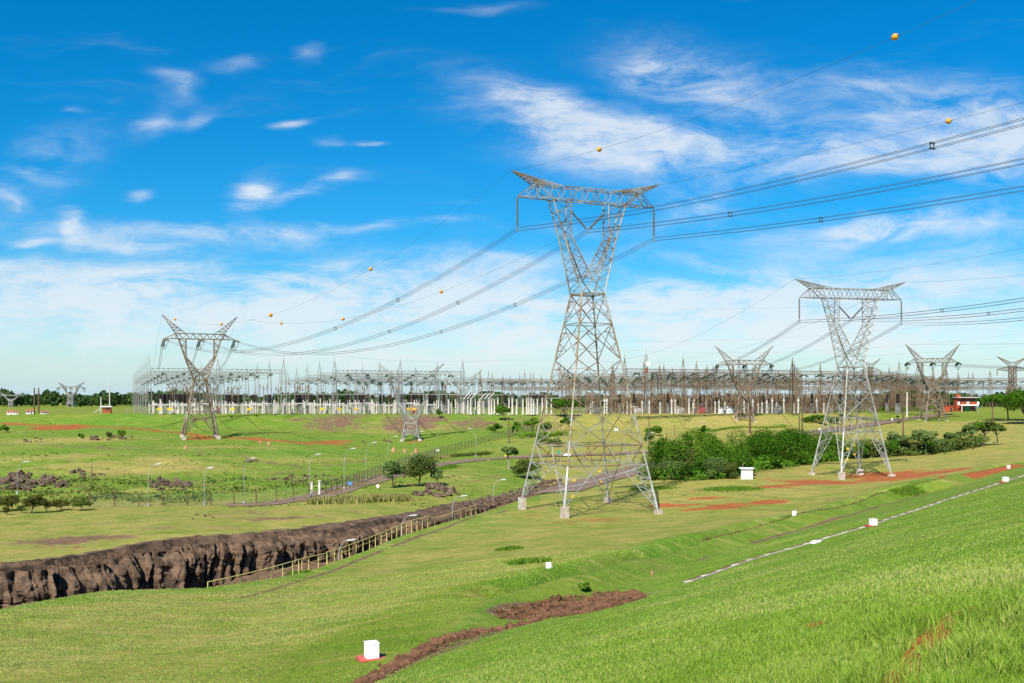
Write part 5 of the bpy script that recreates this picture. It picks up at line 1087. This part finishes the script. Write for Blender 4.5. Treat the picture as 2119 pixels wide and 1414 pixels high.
# chain-link fence along the field
def field_fence(pxs, label, step=2.9, h=1.9, m='wood', bent=True):
    C = resample([tuple(at(*p))[:2] for p in pxs], .6); s = np.concatenate([[0], np.cumsum(np.hypot(*np.diff(C, axis=0).T))]); n = min(100, int(s[-1] / step)); S_ = np.linspace(0, s[-1], n)
    X, Y = np.interp(S_, s, C[:, 0]), np.interp(S_, s, C[:, 1]); Z = height(X, Y); o = np.array((X[0], Y[0], Z[0])); root = empty('chain_link_fence', o, 0, label, 'fence')
    mb = MB(); mb.bar((0, 0, -.3), (0, 0, h), .13)
    if bent: mb.bar((0, 0, h), (-.25, -.25, h + .4), .11)
    pm = keep(mb, 'post', M[m])
    for x, y, z in zip(X, Y, Z): link('post', pm, root, (x - o[0], y - o[1], z - o[2]))
    w_ = MB()
    for k in np.linspace(.1, h, 11): w_.tube(np.stack([X, Y, Z + k], -1) - o, .012, 4)
    for i in range(n - 1):
        for q in np.linspace(0, 1, 6)[:-1]:
            a = np.array((X[i] + (X[i + 1] - X[i]) * q, Y[i] + (Y[i + 1] - Y[i]) * q, Z[i] + (Z[i + 1] - Z[i]) * q)) - o; w_.bar(a, a + (0, 0, h), .014)
    w_.build('wire_mesh', M['chain'], root); return root
field_fence([(186, 1050), (260, 1049), (380, 1047), (470, 1046), (560, 1042), (640, 1031)], 'chain-link fence with bent post tops on the lawn edge right of the russet shrubs')
field_fence([(662, 1024), (720, 1008), (770, 990), (830, 968), (880, 953), (905, 944)], 'dense chain-link fence along the outer side of the access road', 2.2, 2.2, bent=False)
field_fence([(905, 944), (955, 930), (1000, 918), (1050, 905), (1100, 893), (1165, 880)], 'dark fence climbing from the road bend towards the bank', 2.4, 2.2, bent=False)
for px, py, lb in [(645, 1030, 'left concrete gate post of the fence opening'), (661, 1025, 'right concrete gate post of the fence opening')]:
    p = at(px, py); r = empty('gate_post', p, 0, lb, 'gate post'); mb = MB(); mb.box((0, 0, 1.1), (.34, .34, 2.6)); mb.build('shaft', M['wpost'], r); mb = MB(); mb.box((0, 0, 2.47), (.46, .46, .14)); mb.build('cap', M['wpost'], r)
# yellow railings above the path in the cut
RAILS = [([(430, 1214), (501, 1198), (565, 1182), (625, 1164)], 'yellow railing, lowest run beside the path in the rock cut'), ([(618, 1166), (650, 1158), (678, 1152)], 'short yellow railing cage at the landing of the path'), ([(676, 1150), (702, 1143), (768, 1118), (848, 1084), (885, 1074)], 'long yellow railing climbing along the lawn edge'), ([(885, 1074), (905, 1078), (935, 1066), (965, 1056), (985, 1050)], 'yellow railing, upper run near the narrow end of the rock cut')]
for pts, lb in RAILS:
    W_ = []
    for px, py in pts:
        d = np.interp(px, RIM[:, 0], RIM[:, 1]) + 1.0; W_.append((((px - CX) / F * d), d))
    C = resample(W_, .3); s = np.concatenate([[0], np.cumsum(np.hypot(*np.diff(C, axis=0).T))]); n = int(min(100, max(4, s[-1] / 1.8))); S_ = np.linspace(0, s[-1], n); X, Y = np.interp(S_, s, C[:, 0]), np.interp(S_, s, C[:, 1])
    Zt = np.array([(HY - np.interp(CX + F * x / y, [p[0] for p in pts], [p[1] for p in pts])) / F * y for x, y in zip(X, Y)]); Zt = np.maximum(Zt + .35, height(X, Y) + .9)
    o = np.array((X[0], Y[0], Zt[0])); root = empty('railing', o, 0, lb, 'railing'); mb = MB(); mb.tube(np.stack([X, Y, Zt], -1) - o, .035, 6); mb.build('top_rail', M['pale_yellow'], root)
    mb = MB(); mb.tube(np.stack([X, Y, Zt - .5], -1) - o, .018, 6); mb.build('middle_rail', M['pale_yellow'], root)
    for x, y, z in zip(X, Y, Zt):
        zg = hz(x, y); mb = MB(); mb.bar((0, 0, 0), (0, 0, min(-.9, zg - z - .2)), .055); mb.build('post', M['pale_yellow'], root).location = (x - o[0], y - o[1], z - o[2])
# white survey boxes on the grass
def marker(px, py, wpx, hpx, rz, label, plinth=False, cut=False):
    p = at(px, py); D = p.y; w_, h = wpx * D / F, hpx * D / F; r = empty('marker_box', p, R(rz), label, 'marker box', 'white concrete marker boxes'); mb = MB(); mb.box((0, 0, h / 2 - .05), (w_ * .8, w_ * .8, h + .1)); mb.build('block', M['white'], r)
    mb = MB(); mb.box((0, 0, h + .0), (w_ * .84, w_ * .84, .05)); mb.build('lid', M['white'], r)
    if plinth: mb = MB(); mb.box((0, 0, .0), (w_ * 1.7, w_ * 1.6, .14)); mb.build('plinth', M['red'], r)
    if cut: mb = MB(); mb.box((w_ * .55, -w_ * .2, h * .2), (w_ * .3, w_ * .3, h * .45)); mb.build('side_block', M['wpost'], r)
marker(769, 1364, 32, 34, 22, 'nearest and largest white marker box on a red plinth beside the rubble trench', True)
marker(1135, 1177, 11, 12, 20, 'small white marker box at the edge of the lawn above the rubble heap', False, True)
marker(1644, 1067, 8, 9, 20, 'small white marker box above the upper furrow, right of the red soil')
marker(1807, 1089, 15, 14, 10, 'white marker box on a red plinth halfway along the white drain', True)
marker(2081, 998, 11, 10, 10, 'white marker box on a red plinth at the far end of the white drain', True)
marker(2087, 970, 6, 7, 10, 'tiny white marker box beside the red soil track at the right edge')
# white-edged drain on the dam face
DR = [hit_plane(*p)[:2] for p in [(1425, 1205), (1560, 1159), (1690, 1121), (1807, 1087), (1960, 1035), (2119, 985), (2200, 958)]]; C = resample(DR, .4); C = C[:, :2]; n = len(C); T_ = np.gradient(C, axis=0); T_ /= np.linalg.norm(T_, axis=1)[:, None]; N_ = np.stack([-T_[:, 1], T_[:, 0]], -1)
o = np.array((C[0, 0], C[0, 1], hz(*C[0]))); root = empty('drain_channel', o, 0, 'long white-edged concrete drain channel running up across the dam slope', 'drain')
def along(off, up, st=1): q = C[::st] + N_[::st] * off; return np.concatenate([q, (height(q[:, 0], q[:, 1]) + up)[:, None]], 1) - o
mb = MB(); e = along(-.16, .03)
for a, b in zip(e[:-1], e[1:]): mb.bar(a, b, .045, .06)
mb.build('near_edge', M['wpost'], root); mb = MB(); e = along(.16, .015)
for a, b in zip(e[:-1], e[1:]): mb.bar(a, b, .30, .06)
mb.build('far_edge', M['soil'], root)
A_, B_ = along(-.16, .05, 5), along(.24, .05, 5)
for a, b in list(zip(A_, B_))[:95]: mb = MB(); mb.bar(a, b, .06, .06); mb.build('cross_tie', M['wpost'], root)
p = at(1690, 1124); r = empty('drain_cover', p, R(30), 'small white concrete cover lying over the white drain', 'drain cover'); mb = MB(); mb.box((0, 0, .06), (.42, .3, .16)); mb.build('slab', M['white'], r); mb = MB(); mb.box((-.25, 0, .03), (.1, .4, .1)); mb.build('rim', M['white'], r)
# white hut
p = at(1545, 991); D = p.y; h = 21 * D / F; w_ = 23 * D / F; r = empty('pump_hut', p, R(-8), 'small white hut with a flat overhanging roof at the edge of the thicket', 'hut')
mb = MB(); mb.box((0, 0, h / 2 - .3), (w_, w_ * .8, h + .6)); mb.build('wall', M['white'], r); mb = MB(); mb.box((0, 0, h + .07), (w_ * 1.25, w_ * 1.1, .16)); mb.build('roof', M['white'], r)
mb = MB(); mb.box((w_ / 2 + .015, .0, h * .42), (.05, w_ * .35, h * .8)); mb.build('door', M['lampsteel'], r); mb = MB(); mb.bar((-w_ * .32, w_ * .2, h), (-w_ * .32, w_ * .2, h + 1.0), .08); mb.build('antenna', M['steel'], r)
# two-storey brick house
d = 492; px = 2000; p = gnd(px, d); p.z = (HY - 851) / F * d; k = d / F; r = empty('brick_house', p, R(-4), 'two-storey red brick house with white balcony bands and a pale flat roof', 'house')
def hb(name, cx, cy, cz, sx, sy, sz, m, par=None): mb = MB(); mb.box((cx, cy, cz), (sx, sy, sz)); o = mb.build(name, M[m], par or r); return o
wl = hb('wall', 0, 2.6, 3.1, 9.0, 4.6, 7.2, 'brick'); hb('chimney', -3.6, 1.6, 3.8, 1.9, 2.4, 8.8, 'brick'); rf = hb('roof', .4, 1.4, 6.75, 10.6, 7.6, .35, 'roof')
hb('balcony', .7, -1.0, 2.95, 8.6, 2.6, .5, 'white'); bp = hb('balcony_rail', .7, -2.25, 3.9, 8.6, .14, 1.3, 'brick')
for x in (-4.6, -.2, 4.7): hb('balcony_panel', x, -2.34, 3.9, 1.0, .14, 1.5, 'white')
for x in (-1.4, 1.2, 3.4): f_ = hb('window', x, .27, 5.35, 1.7, .1, 1.5, 'glass'); hb('frame', x, .24, 4.55, 1.9, .14, .12, 'white', f_)
hb('garage_door', .6, .24, 1.2, 2.6, .14, 2.4, 'green'); f_ = hb('window', 3.3, .26, 1.4, 1.4, .1, 1.3, 'glass'); hb('frame', 3.3, .22, .7, 1.6, .14, .12, 'white', f_)
for x in (-3.0, 4.6): hb('balcony_post', x, -2.1, 1.2, .25, .25, 3.1, 'white')
hb('awning', 4.2, -2.7, 2.0, 3.0, 1.6, .12, 'blue')
p = gnd(1960, 470); p.z = (HY - 852) / F * 470; r = empty('brick_shed', p, R(10), 'low red brick shed left of the brick house', 'shed'); hb('wall', 0, 0, 1.2, 4.2, 2.6, 3.0, 'brick'); hb('roof', 0, 0, 2.8, 4.7, 3.1, .2, 'tile'); hb('door', 1.2, -1.33, .9, .9, .1, 1.9, 'glass')
# houses before the wooded hill, far left
for k, (px, py, wp_, hp_, lb) in enumerate([(22, 856, 12, 9, 'clay-roofed house nearest the left photo edge, below the wooded hill'), (33, 856, 10, 7, 'small clay-roofed house second from the left edge'), (62, 856, 14, 9, 'clay-roofed house just left of the two dark posts'), (92, 857, 14, 6, 'low white-walled house just right of the two dark posts')]):
    d = 430; p = Vector(((px - CX) / F * d, d, hz((px - CX) / F * d, d))); w_, h = wp_ * d / F, hp_ * d / F; r = empty('village_house', p, R(10 + 7 * k), lb, 'house', 'houses below the wooded hill'); hb('wall', 0, 0, h * .3 - .2, w_, w_ * .8, h * .6 + .4, 'white')
    mb = MB(); a, b, z0, z1 = w_ * .58, w_ * .5, h * .58, h; mb.add([(-a, -b, z0), (a, -b, z0), (a, b, z0), (-a, b, z0), (-a, 0, z1), (a, 0, z1)], [[0, 1, 5, 4], [2, 3, 4, 5], [3, 2, 1, 0]], [[1, 2, 5], [3, 0, 4]]); mb.build('roof', M['tile'], r)
    f_ = hb('window', -w_ * .22, -w_ * .4 - .03, h * .3, w_ * .16, .08, h * .2, 'glass'); hb('door', w_ * .2, -w_ * .4 - .03, h * .2, w_ * .14, .08, h * .4, 'wood')
d = 445; p = Vector(((222 - CX) / F * d, d, PLAT)); r = empty('guard_house', p, R(12), 'small guard house with a flat white roof left of the grey switchyard', 'guard house'); hb('wall', 0, 0, 1.3, 3.2, 3, 2.8, 'brick'); hb('roof', -.3, 0, 2.85, 5.0, 4.2, .4, 'white'); hb('window', .3, -1.53, 1.7, 1.4, .1, 1.0, 'glass')
mb = MB(); mb.bar((-6, -1, -.2), (-1.8, -1, 2.6), .5, .3); mb.build('stair_ramp', M['wpost'], r)
# poles
def wpole(px, py, top, label, w_=.28, name='utility_pole', m='wood', d=None, arm=False, cat='pole'):
    p = at(px, py) if d is None else Vector(((px - CX) / F * d, d, hz((px - CX) / F * d, d))); H = (py - top) * p.y / F if d is None else (HY - top) / F * d - p.z
    r = empty(name, p, R(15), label, cat); mb = MB(); mb.tube([(0, 0, -.4), (0, 0, H)], [w_ * .6, w_ * .42], 9); mb.build('shaft', M[m], r)
    if arm:
        mb = MB(); mb.box((0, 0, H * .93), (1.5, .12, .14)); mb.build('crossarm', M[m], r)
        for x in (-.6, .6): mb = MB(); mb.lathe((x, 0, H * .93), (x, 0, H * .93 + .35), [(0, .05), (.2, .1), (.8, .09), (1, .02)], 6); mb.build('insulator', M['insul'], r)
    return r
wpole(71, 0, 803, 'left one of the two tall dark posts before the wooded hill', .55, 'dark_post', d=432); wpole(80, 0, 803, 'right one of the two tall dark posts before the wooded hill', .6, 'dark_post', d=432)
wpole(190, 998, 961, 'thin lone wooden stake standing among the boulders', .14, 'wooden_stake', cat='stake'); wpole(1053, 917, 864, 'wooden pole on the fence line left of the tallest pylon', .34, arm=True); wpole(1343, 918, 861, 'wooden pole beside the bush right of the tallest pylon', .3, arm=True)
wpole(1869, 912, 850, 'rough trunk-like pole on the lawn left of the rusty pylon', .45, arm=True); wpole(2054, 884, 833, 'dark trunk-like pole before the umbrella tree', .5); wpole(1552, 896, 848, 'thick dark pole against the feet of the rusty pylon', .75); wpole(1654, 894, 852, 'left of the two dark poles beside the yard road', .4); wpole(1660, 894, 850, 'right of the two dark poles beside the yard road', .5)
wpole(1396, 905, 878, 'short thin post on the lawn above the thicket', .2, 'post', cat='post'); wpole(1380, 912, 895, 'short thin post below the bend of the garden path', .2, 'post', cat='post')
wpole(1877, 0, 812, 'tall white concrete pole in front of the right switchyard', .75, 'concrete_pole', 'wpost', 470); wpole(227, 0, 793, 'tall slim white mast left of the grey switchyard', .5, 'concrete_pole', 'wpost', 445); wpole(209, 0, 822, 'shorter pale mast left of the guard house', .5, 'concrete_pole', 'wpost', 445); wpole(1350, 1190, 1182, 'tiny brown stump post at the foot of the slope', .2, 'stump', 'mound', cat='stump')
# signs
def board(px, py, wpx, hpx, legs, m, label, name='sign_board', two=True, d=None):
    p = at(px, py); D = p.y; w_, h, L = wpx * D / F, hpx * D / F, legs * D / F; r = empty(name, p, 0, label, 'sign'); mb = MB(); mb.box((0, 0, L + h / 2), (w_, .08, h)); mb.build('panel', M[m], r)
    for x in ((-w_ * .35, w_ * .35) if two else (0,)): mb = MB(); mb.bar((x, .08, -.2), (x, .08, L + h * .8), .09); mb.build('leg', M['steel'], r)
    return r
board(1275, 895, 8, 4, 4, 'white', 'small white sign board on two legs, seen through the tallest pylon'); board(905, 937, 7, 4, 3, 'white', 'small white board at the fence right of the earth mounds'); board(724, 1012, 10, 7, 8, 'blue', 'blue sign board on the fence beside the access road')
board(1157, 945, 8, 5, 6, 'green', 'green road sign behind the left legs of the tallest pylon', two=False); board(1172, 945, 18, 4, 2, 'white', 'low white name sign at the road edge behind the tallest pylon'); board(1046, 947, 4, 3, 2, 'yellow', 'tiny yellow sign at the road edge left of the tallest pylon', two=False)
p = at(782, 1015); r = empty('road_sign', p, R(-10), 'round white road sign with a red rim beside the access road', 'road sign'); k = p.y / F; mb = MB(); mb.bar((0, .05, -.2), (0, .05, 9 * k), .07); mb.build('pole', M['steel'], r)
mb = MB(); mb.lathe((0, 0, 9 * k), (0, -.05, 9 * k), [(0, .36), (1, .36)], 20); mb.build('rim', M['red'], r); mb = MB(); mb.lathe((0, -.055, 9 * k), (0, -.075, 9 * k), [(0, .28), (1, .28)], 20); mb.build('disc', M['white'], r)
for px, py, lb in [(1696, 893, 'small white post at the lower end of the yard road'), (1846, 873, 'small white post beside the upper yard road')]: board(px, py, 3, 4, 3, 'white', lb, two=False)
# earth mounds
def rock_mesh(seed, n=3, jag=.35, flat=.75, cone=False):
    g = np.random.default_rng(seed); bm_ = __import__('bmesh').new(); __import__('bmesh').ops.create_icosphere(bm_, subdivisions=n, radius=1); V = np.array([v.co[:] for v in bm_.verts]); Fc = np.array([[v.index for v in f.verts] for f in bm_.faces]); bm_.free()
    for _ in range(9):
        d = g.normal(size=3); d /= np.linalg.norm(d); c = g.uniform(.55, .85); k = V @ d; V = np.where((k > c)[:, None], V - d * (k - c)[:, None], V)
    nrm = V / np.linalg.norm(V, axis=1)[:, None]; q = fbm(nrm[:, 0] * 2.2 + nrm[:, 2] * 1.3 + 9, nrm[:, 1] * 2.2 + nrm[:, 2] * 1.7 + 9, seed, 4) - .5; V = V + nrm * (q * jag * 1.2)[:, None]; V[:, 2] *= flat
    if cone: t = np.clip((V[:, 2] + .6) / 1.4, 0, 1); V[:, :2] *= (1.15 - .95 * t)[:, None]; V[:, 2] = V[:, 2] * 1.25 + .35
    return V, Fc
def rock_obj(name, m, seed, **k): V, Fc = rock_mesh(seed, **k); o = mesh_np(name, V, Fc, m); me = o.data; bpy.data.objects.remove(o); return me
CONE = [rock_obj('earth_mound', M['mound'], 50 + i, cone=True, jag=.2, flat=1.0) for i in range(2)]
for k, (px, py, w_, h, lb) in enumerate([(815, 935, 12, 13, 'left of the three pointed earth mounds below the squat pylon'), (837, 937, 10, 11, 'middle of the three pointed earth mounds'), (861, 937, 11, 13, 'right of the three pointed earth mounds, darker than the others'), (538, 919, 10, 9, 'left of two pointed earth mounds on the red track'), (556, 921, 10, 8, 'right of two pointed earth mounds on the red track'), (852, 943, 7, 7, 'small earth mound just below the row of three'), (385, 928, 12, 8, 'brown earth mound below the brown strain pylon')]):
    p = at(px, py); k_ = p.y / F; single('earth_mound', CONE[k % 2], p, k, lb, 'earth mound', 'pointed earth mounds', (w_ * k_ * .55, w_ * k_ * .55, h * k_ * .62))
# boulders
BOL = [rock_obj('boulder', M['stone'], 10 + i, n=3, jag=.7) for i in range(7)]
def boulder(px, py, w_, h, label, group, i): p = at(px, py); k = p.y / F; single('boulder', BOL[i % 7], p + Vector((0, 0, h * k * .12)), i * 1.7, label, 'boulder', group, (w_ * k * .55, w_ * k * .5, h * k * .72))
for i, (px, py, w_, h, lb) in enumerate([(864, 1025, 26, 15, 'leftmost boulder of the heap beside the round tree'), (884, 1023, 28, 20, 'boulder second from the left in the heap beside the round tree'), (896, 1013, 34, 22, 'topmost boulder of the heap beside the round tree'), (906, 1027, 34, 13, 'low flat boulder in front of the heap beside the round tree'), (919, 1016, 28, 20, 'boulder right of the topmost one in the heap'), (936, 1020, 22, 20, 'upright boulder at the right end of the heap beside the round tree'), (948, 1024, 10, 7, 'smallest boulder at the right end of the heap'), (926, 1025, 24, 12, 'low boulder in front of the right part of the heap')]): boulder(px, py, w_, h, lb, 'boulder heap beside the round tree', i)
g = random.Random(12); i = 0
for cx, cy, rx, ry, n, lo, hi, lb, gp in [(60, 1000, 80, 17, 70, 8, 25, 'dark boulder in the scatter near the left photo edge', 'boulders near the left edge'), (350, 1004, 40, 13, 34, 6, 20, 'dark boulder in the cluster right of the lone stake', 'boulders right of the lone stake'), (180, 983, 40, 8, 9, 6, 15, 'dark boulder around the foot of the lone stake', 'boulders around the stake'), (590, 992, 50, 9, 16, 5, 13, 'small boulder on the field slope left of the fence gate', 'boulders left of the gate'), (690, 989, 60, 5, 14, 4, 10, 'small boulder behind the blue fence sign', 'boulders behind the blue sign'), (230, 908, 50, 4, 22, 5, 11, 'dark stone of the rock ledge in the far field', 'stones of the far ledge'), (66, 911, 22, 5, 9, 4, 9, 'stone in the small far scatter at left', 'small far scatter'), (520, 956, 14, 4, 6, 6, 12, 'stone of the small mound in the middle of the field', 'field mound stones'), (880, 985, 60, 6, 14, 4, 9, 'reddish stone of the bed under the round tree', 'stone bed under the round tree'), (1120, 905, 40, 6, 10, 4, 9, 'stone near the fence left of the tallest pylon', 'stones by the fence'), (780, 916, 40, 4, 7, 5, 9, 'stone left of the squat pylon feet', 'stones by the squat pylon'), (425, 1070, 30, 8, 5, 5, 9, 'loose stone on the lawn above the rock wall', 'loose stones above the rock wall'), (1060, 1024, 70, 10, 30, 5, 12, 'dark stone of the low rough wall at the narrow end of the cut', 'stones of the rough wall'), (1110, 1013, 50, 9, 60, 7, 15, 'dark stone of the low rough wall at the narrow end of the cut', 'stones of the rough wall'), (1010, 1036, 50, 8, 40, 6, 14, 'dark stone of the low rough wall at the narrow end of the cut', 'stones of the rough wall')]:
    for k in range(n):
        t = g.uniform(-1, 1); q = g.uniform(-1, 1) * math.sqrt(1 - t * t * .7); w_ = g.uniform(lo, hi); i += 1
        yy = cy + q * ry - (t * 14 if cx in (1060, 1110, 1010) else 0); boulder(cx + t * rx, yy, w_, w_ * g.uniform(.55, .85), lb, gp, i)
# rubble and clods of the trench
g = np.random.default_rng(31); V0, F0 = [], []; base = [rock_mesh(90 + i, n=1, jag=.7, flat=.8) for i in range(6)]; cnt = 0; PL = []
c1 = resample([hit_plane(*p)[:2] for p in [(740, 1424), (820, 1386), (900, 1352), (1000, 1318), (1120, 1284), (1180, 1266)]], .05)
for k in range(2600): j = g.integers(0, len(c1)); PL.append((c1[j, 0] + g.normal(0, .25), c1[j, 1] + g.normal(0, .25), abs(g.normal(.0, .075)) + .025))
GX = np.linspace(1032, 1330, 11); G_ = np.array([[tuple(at(x, 1254 - (x - 1180) * .135 + q * (21 * math.sin(math.pi * (.06 + .88 * (x - 1032) / 298)) ** .8)))[:2] for q in (-1, 0, 1)] for x in GX])
for k in range(5200):
    t = g.random() * 9.99; q = g.random() * 1.999; a, b_ = int(t), int(q); t -= a; q -= b_
    p = (G_[a, b_] * (1 - t) + G_[a + 1, b_] * t) * (1 - q) + (G_[a, b_ + 1] * (1 - t) + G_[a + 1, b_ + 1] * t) * q; PL.append((p[0], p[1], min(.32, .035 * math.exp(abs(g.normal(0, .75))))))
c2 = resample([hit_plane(*p)[:2] for p in [(1447, 1158), (1594, 1114), (1685, 1088), (1818, 1048), (1943, 1016)]], .1)
for k in range(900): j = g.integers(0, len(c2)); PL.append((c2[j, 0] + g.normal(0, .16), c2[j, 1] + g.normal(0, .16), abs(g.normal(0, .06)) + .03))
PL = np.array(PL); ZZ = height(PL[:, 0], PL[:, 1])
for (x, y, s), z in zip(PL, ZZ):
    V, Fc = base[g.integers(0, 6)]; a = g.uniform(0, 6.28); c_, s_ = math.cos(a), math.sin(a); X_ = V * s * np.array((1, g.uniform(.6, 1), g.uniform(.6, 1))); V0.append(np.stack([X_[:, 0] * c_ - X_[:, 1] * s_ + x, X_[:, 0] * s_ + X_[:, 1] * c_ + y, X_[:, 2] + z + s * .2], -1)); F0.append(Fc + cnt); cnt += len(V)
tag(mesh_np('rubble', np.concatenate(V0), np.concatenate(F0), M['soil']), 'dark broken clods and stones lying along the trench at the slope foot', 'rubble', None, 'stuff')
# ------------------------------------------------------------------ grass blades on the near ground
gm = foliage('grass_blades', (.165, .275, .028), (.27, .38, .058), (.41, .43, .135))
g = np.random.default_rng(5); n = 900000
a = g.uniform(R(-31), R(33), n); r_ = np.exp(g.uniform(math.log(3.2), math.log(88), n)); X, Y = r_ * np.sin(a), r_ * np.cos(a); PXg = CX + F * X / Y
Z = height(X, Y); PYg = HY - F * Z / Y; k = (PYg < 1560) & (PXg > -120) & (PXg < 2240); X, Y, Z, r_, PXg, PYg = [q[k] for q in (X, Y, Z, r_, PXg, PYg)]
dT, sT = seg_dist(X, Y, TRL); bare = (fbm(X / .9, Y / .9, 77, 3) > .56) & (fbm(X / 5, Y / 5, 78, 2) > .5)
rut = seg_dist(X, Y, np.array([hit_plane(*p)[:2] for p in [(1840,1440),(1880,1385),(1925,1325),(1965,1285),(2010,1262)]]))[0] < .16 + .16 * fbm(X / .5, Y / .5, 88, 2)
rut |= np.hypot(X - hit_plane(1685, 1293)[0], (Y - hit_plane(1685, 1293)[1]) * .5) < .28
k = ((dT > .55) | (sT > 0) & (dT > .9)) & ~(rut & (g.random(len(X)) < .85)) & ~((sT < 0) & bare & (g.random(len(X)) < .3))
iny = np.interp(PXg, RIM[:, 0], RIM[:, 1]); k &= ~((PXg < 1157) & (Y > iny + .8))
for bx, by in [(tuple(at(769, 1364))[:2])]: k &= (np.hypot(X - bx, Y - by) > .55)
k &= seg_dist(X, Y, C)[0] > .4
X, Y, Z, r_, sT, dT, PXg = [q[k] for q in (X, Y, Z, r_, sT, dT, PXg)]; n = len(X); tall = fbm(X / 1.1, Y / 1.1, 81, 3)
right = sst(PXg, 1500, 2050) * sst(r_, 24, 9) * (sT < 0)
hgt = np.where(sT < 0, (.045 + .055 * tall) * (1 - .5 * sst(r_, 15, 40)) + right * (.10 + .30 * sst(tall, .45, .75)), np.where((dT < 6) & ((X - TR[2][0]) * UX + (Y - TR[2][1]) * UY > 3), .08 + .09 * tall, .035 + .05 * tall)) * g.uniform(.6, 1.35, n)
wd = np.maximum(.0036, r_ * .00032) * g.uniform(.8, 1.5, n) * (1 + right * .4); th = g.uniform(0, 6.283, n); ln = hgt * np.abs(g.normal(.35, .3, n)); la = g.uniform(0, 6.283, n)
B = np.stack([X, Y, Z - .015], -1); D_ = np.stack([np.cos(th), np.sin(th), 0 * th], -1) * wd[:, None]; Ld = np.stack([np.cos(la), np.sin(la), 0 * la], -1) * ln[:, None]; H_ = np.stack([0 * hgt, 0 * hgt, hgt], -1)
V = np.stack([B - D_, B + D_, B + Ld * .35 + H_ * .6 + D_ * .8, B + Ld * .35 + H_ * .6 - D_ * .8, B + Ld + H_ * .95], 1).reshape(-1, 3); i = np.arange(n)[:, None] * 5
tone = np.clip(g.normal(.42, .28, n) + (fbm(X / 3, Y / 3, 83, 3) - .5) * 1.3 + (fbm(X / 11, Y / 11, 85, 2) - .5) * .8 + (g.random(n) < .05) * .5 + np.where((sT > 0) & (dT > 6), .25, 0) - np.where((sT > 0) & (dT < 5.5) & (dT > 2), .25, 0) - right * .12, 0, 1)
tag(mesh_np('grass', V, [i + np.array([[0, 1, 2, 3]]), i + np.array([[3, 2, 4]])], gm, None, False, dict(tone=np.repeat(tone, 5))), 'short bright green grass covering the near lawn and the dam slope', 'grass', None, 'stuff')
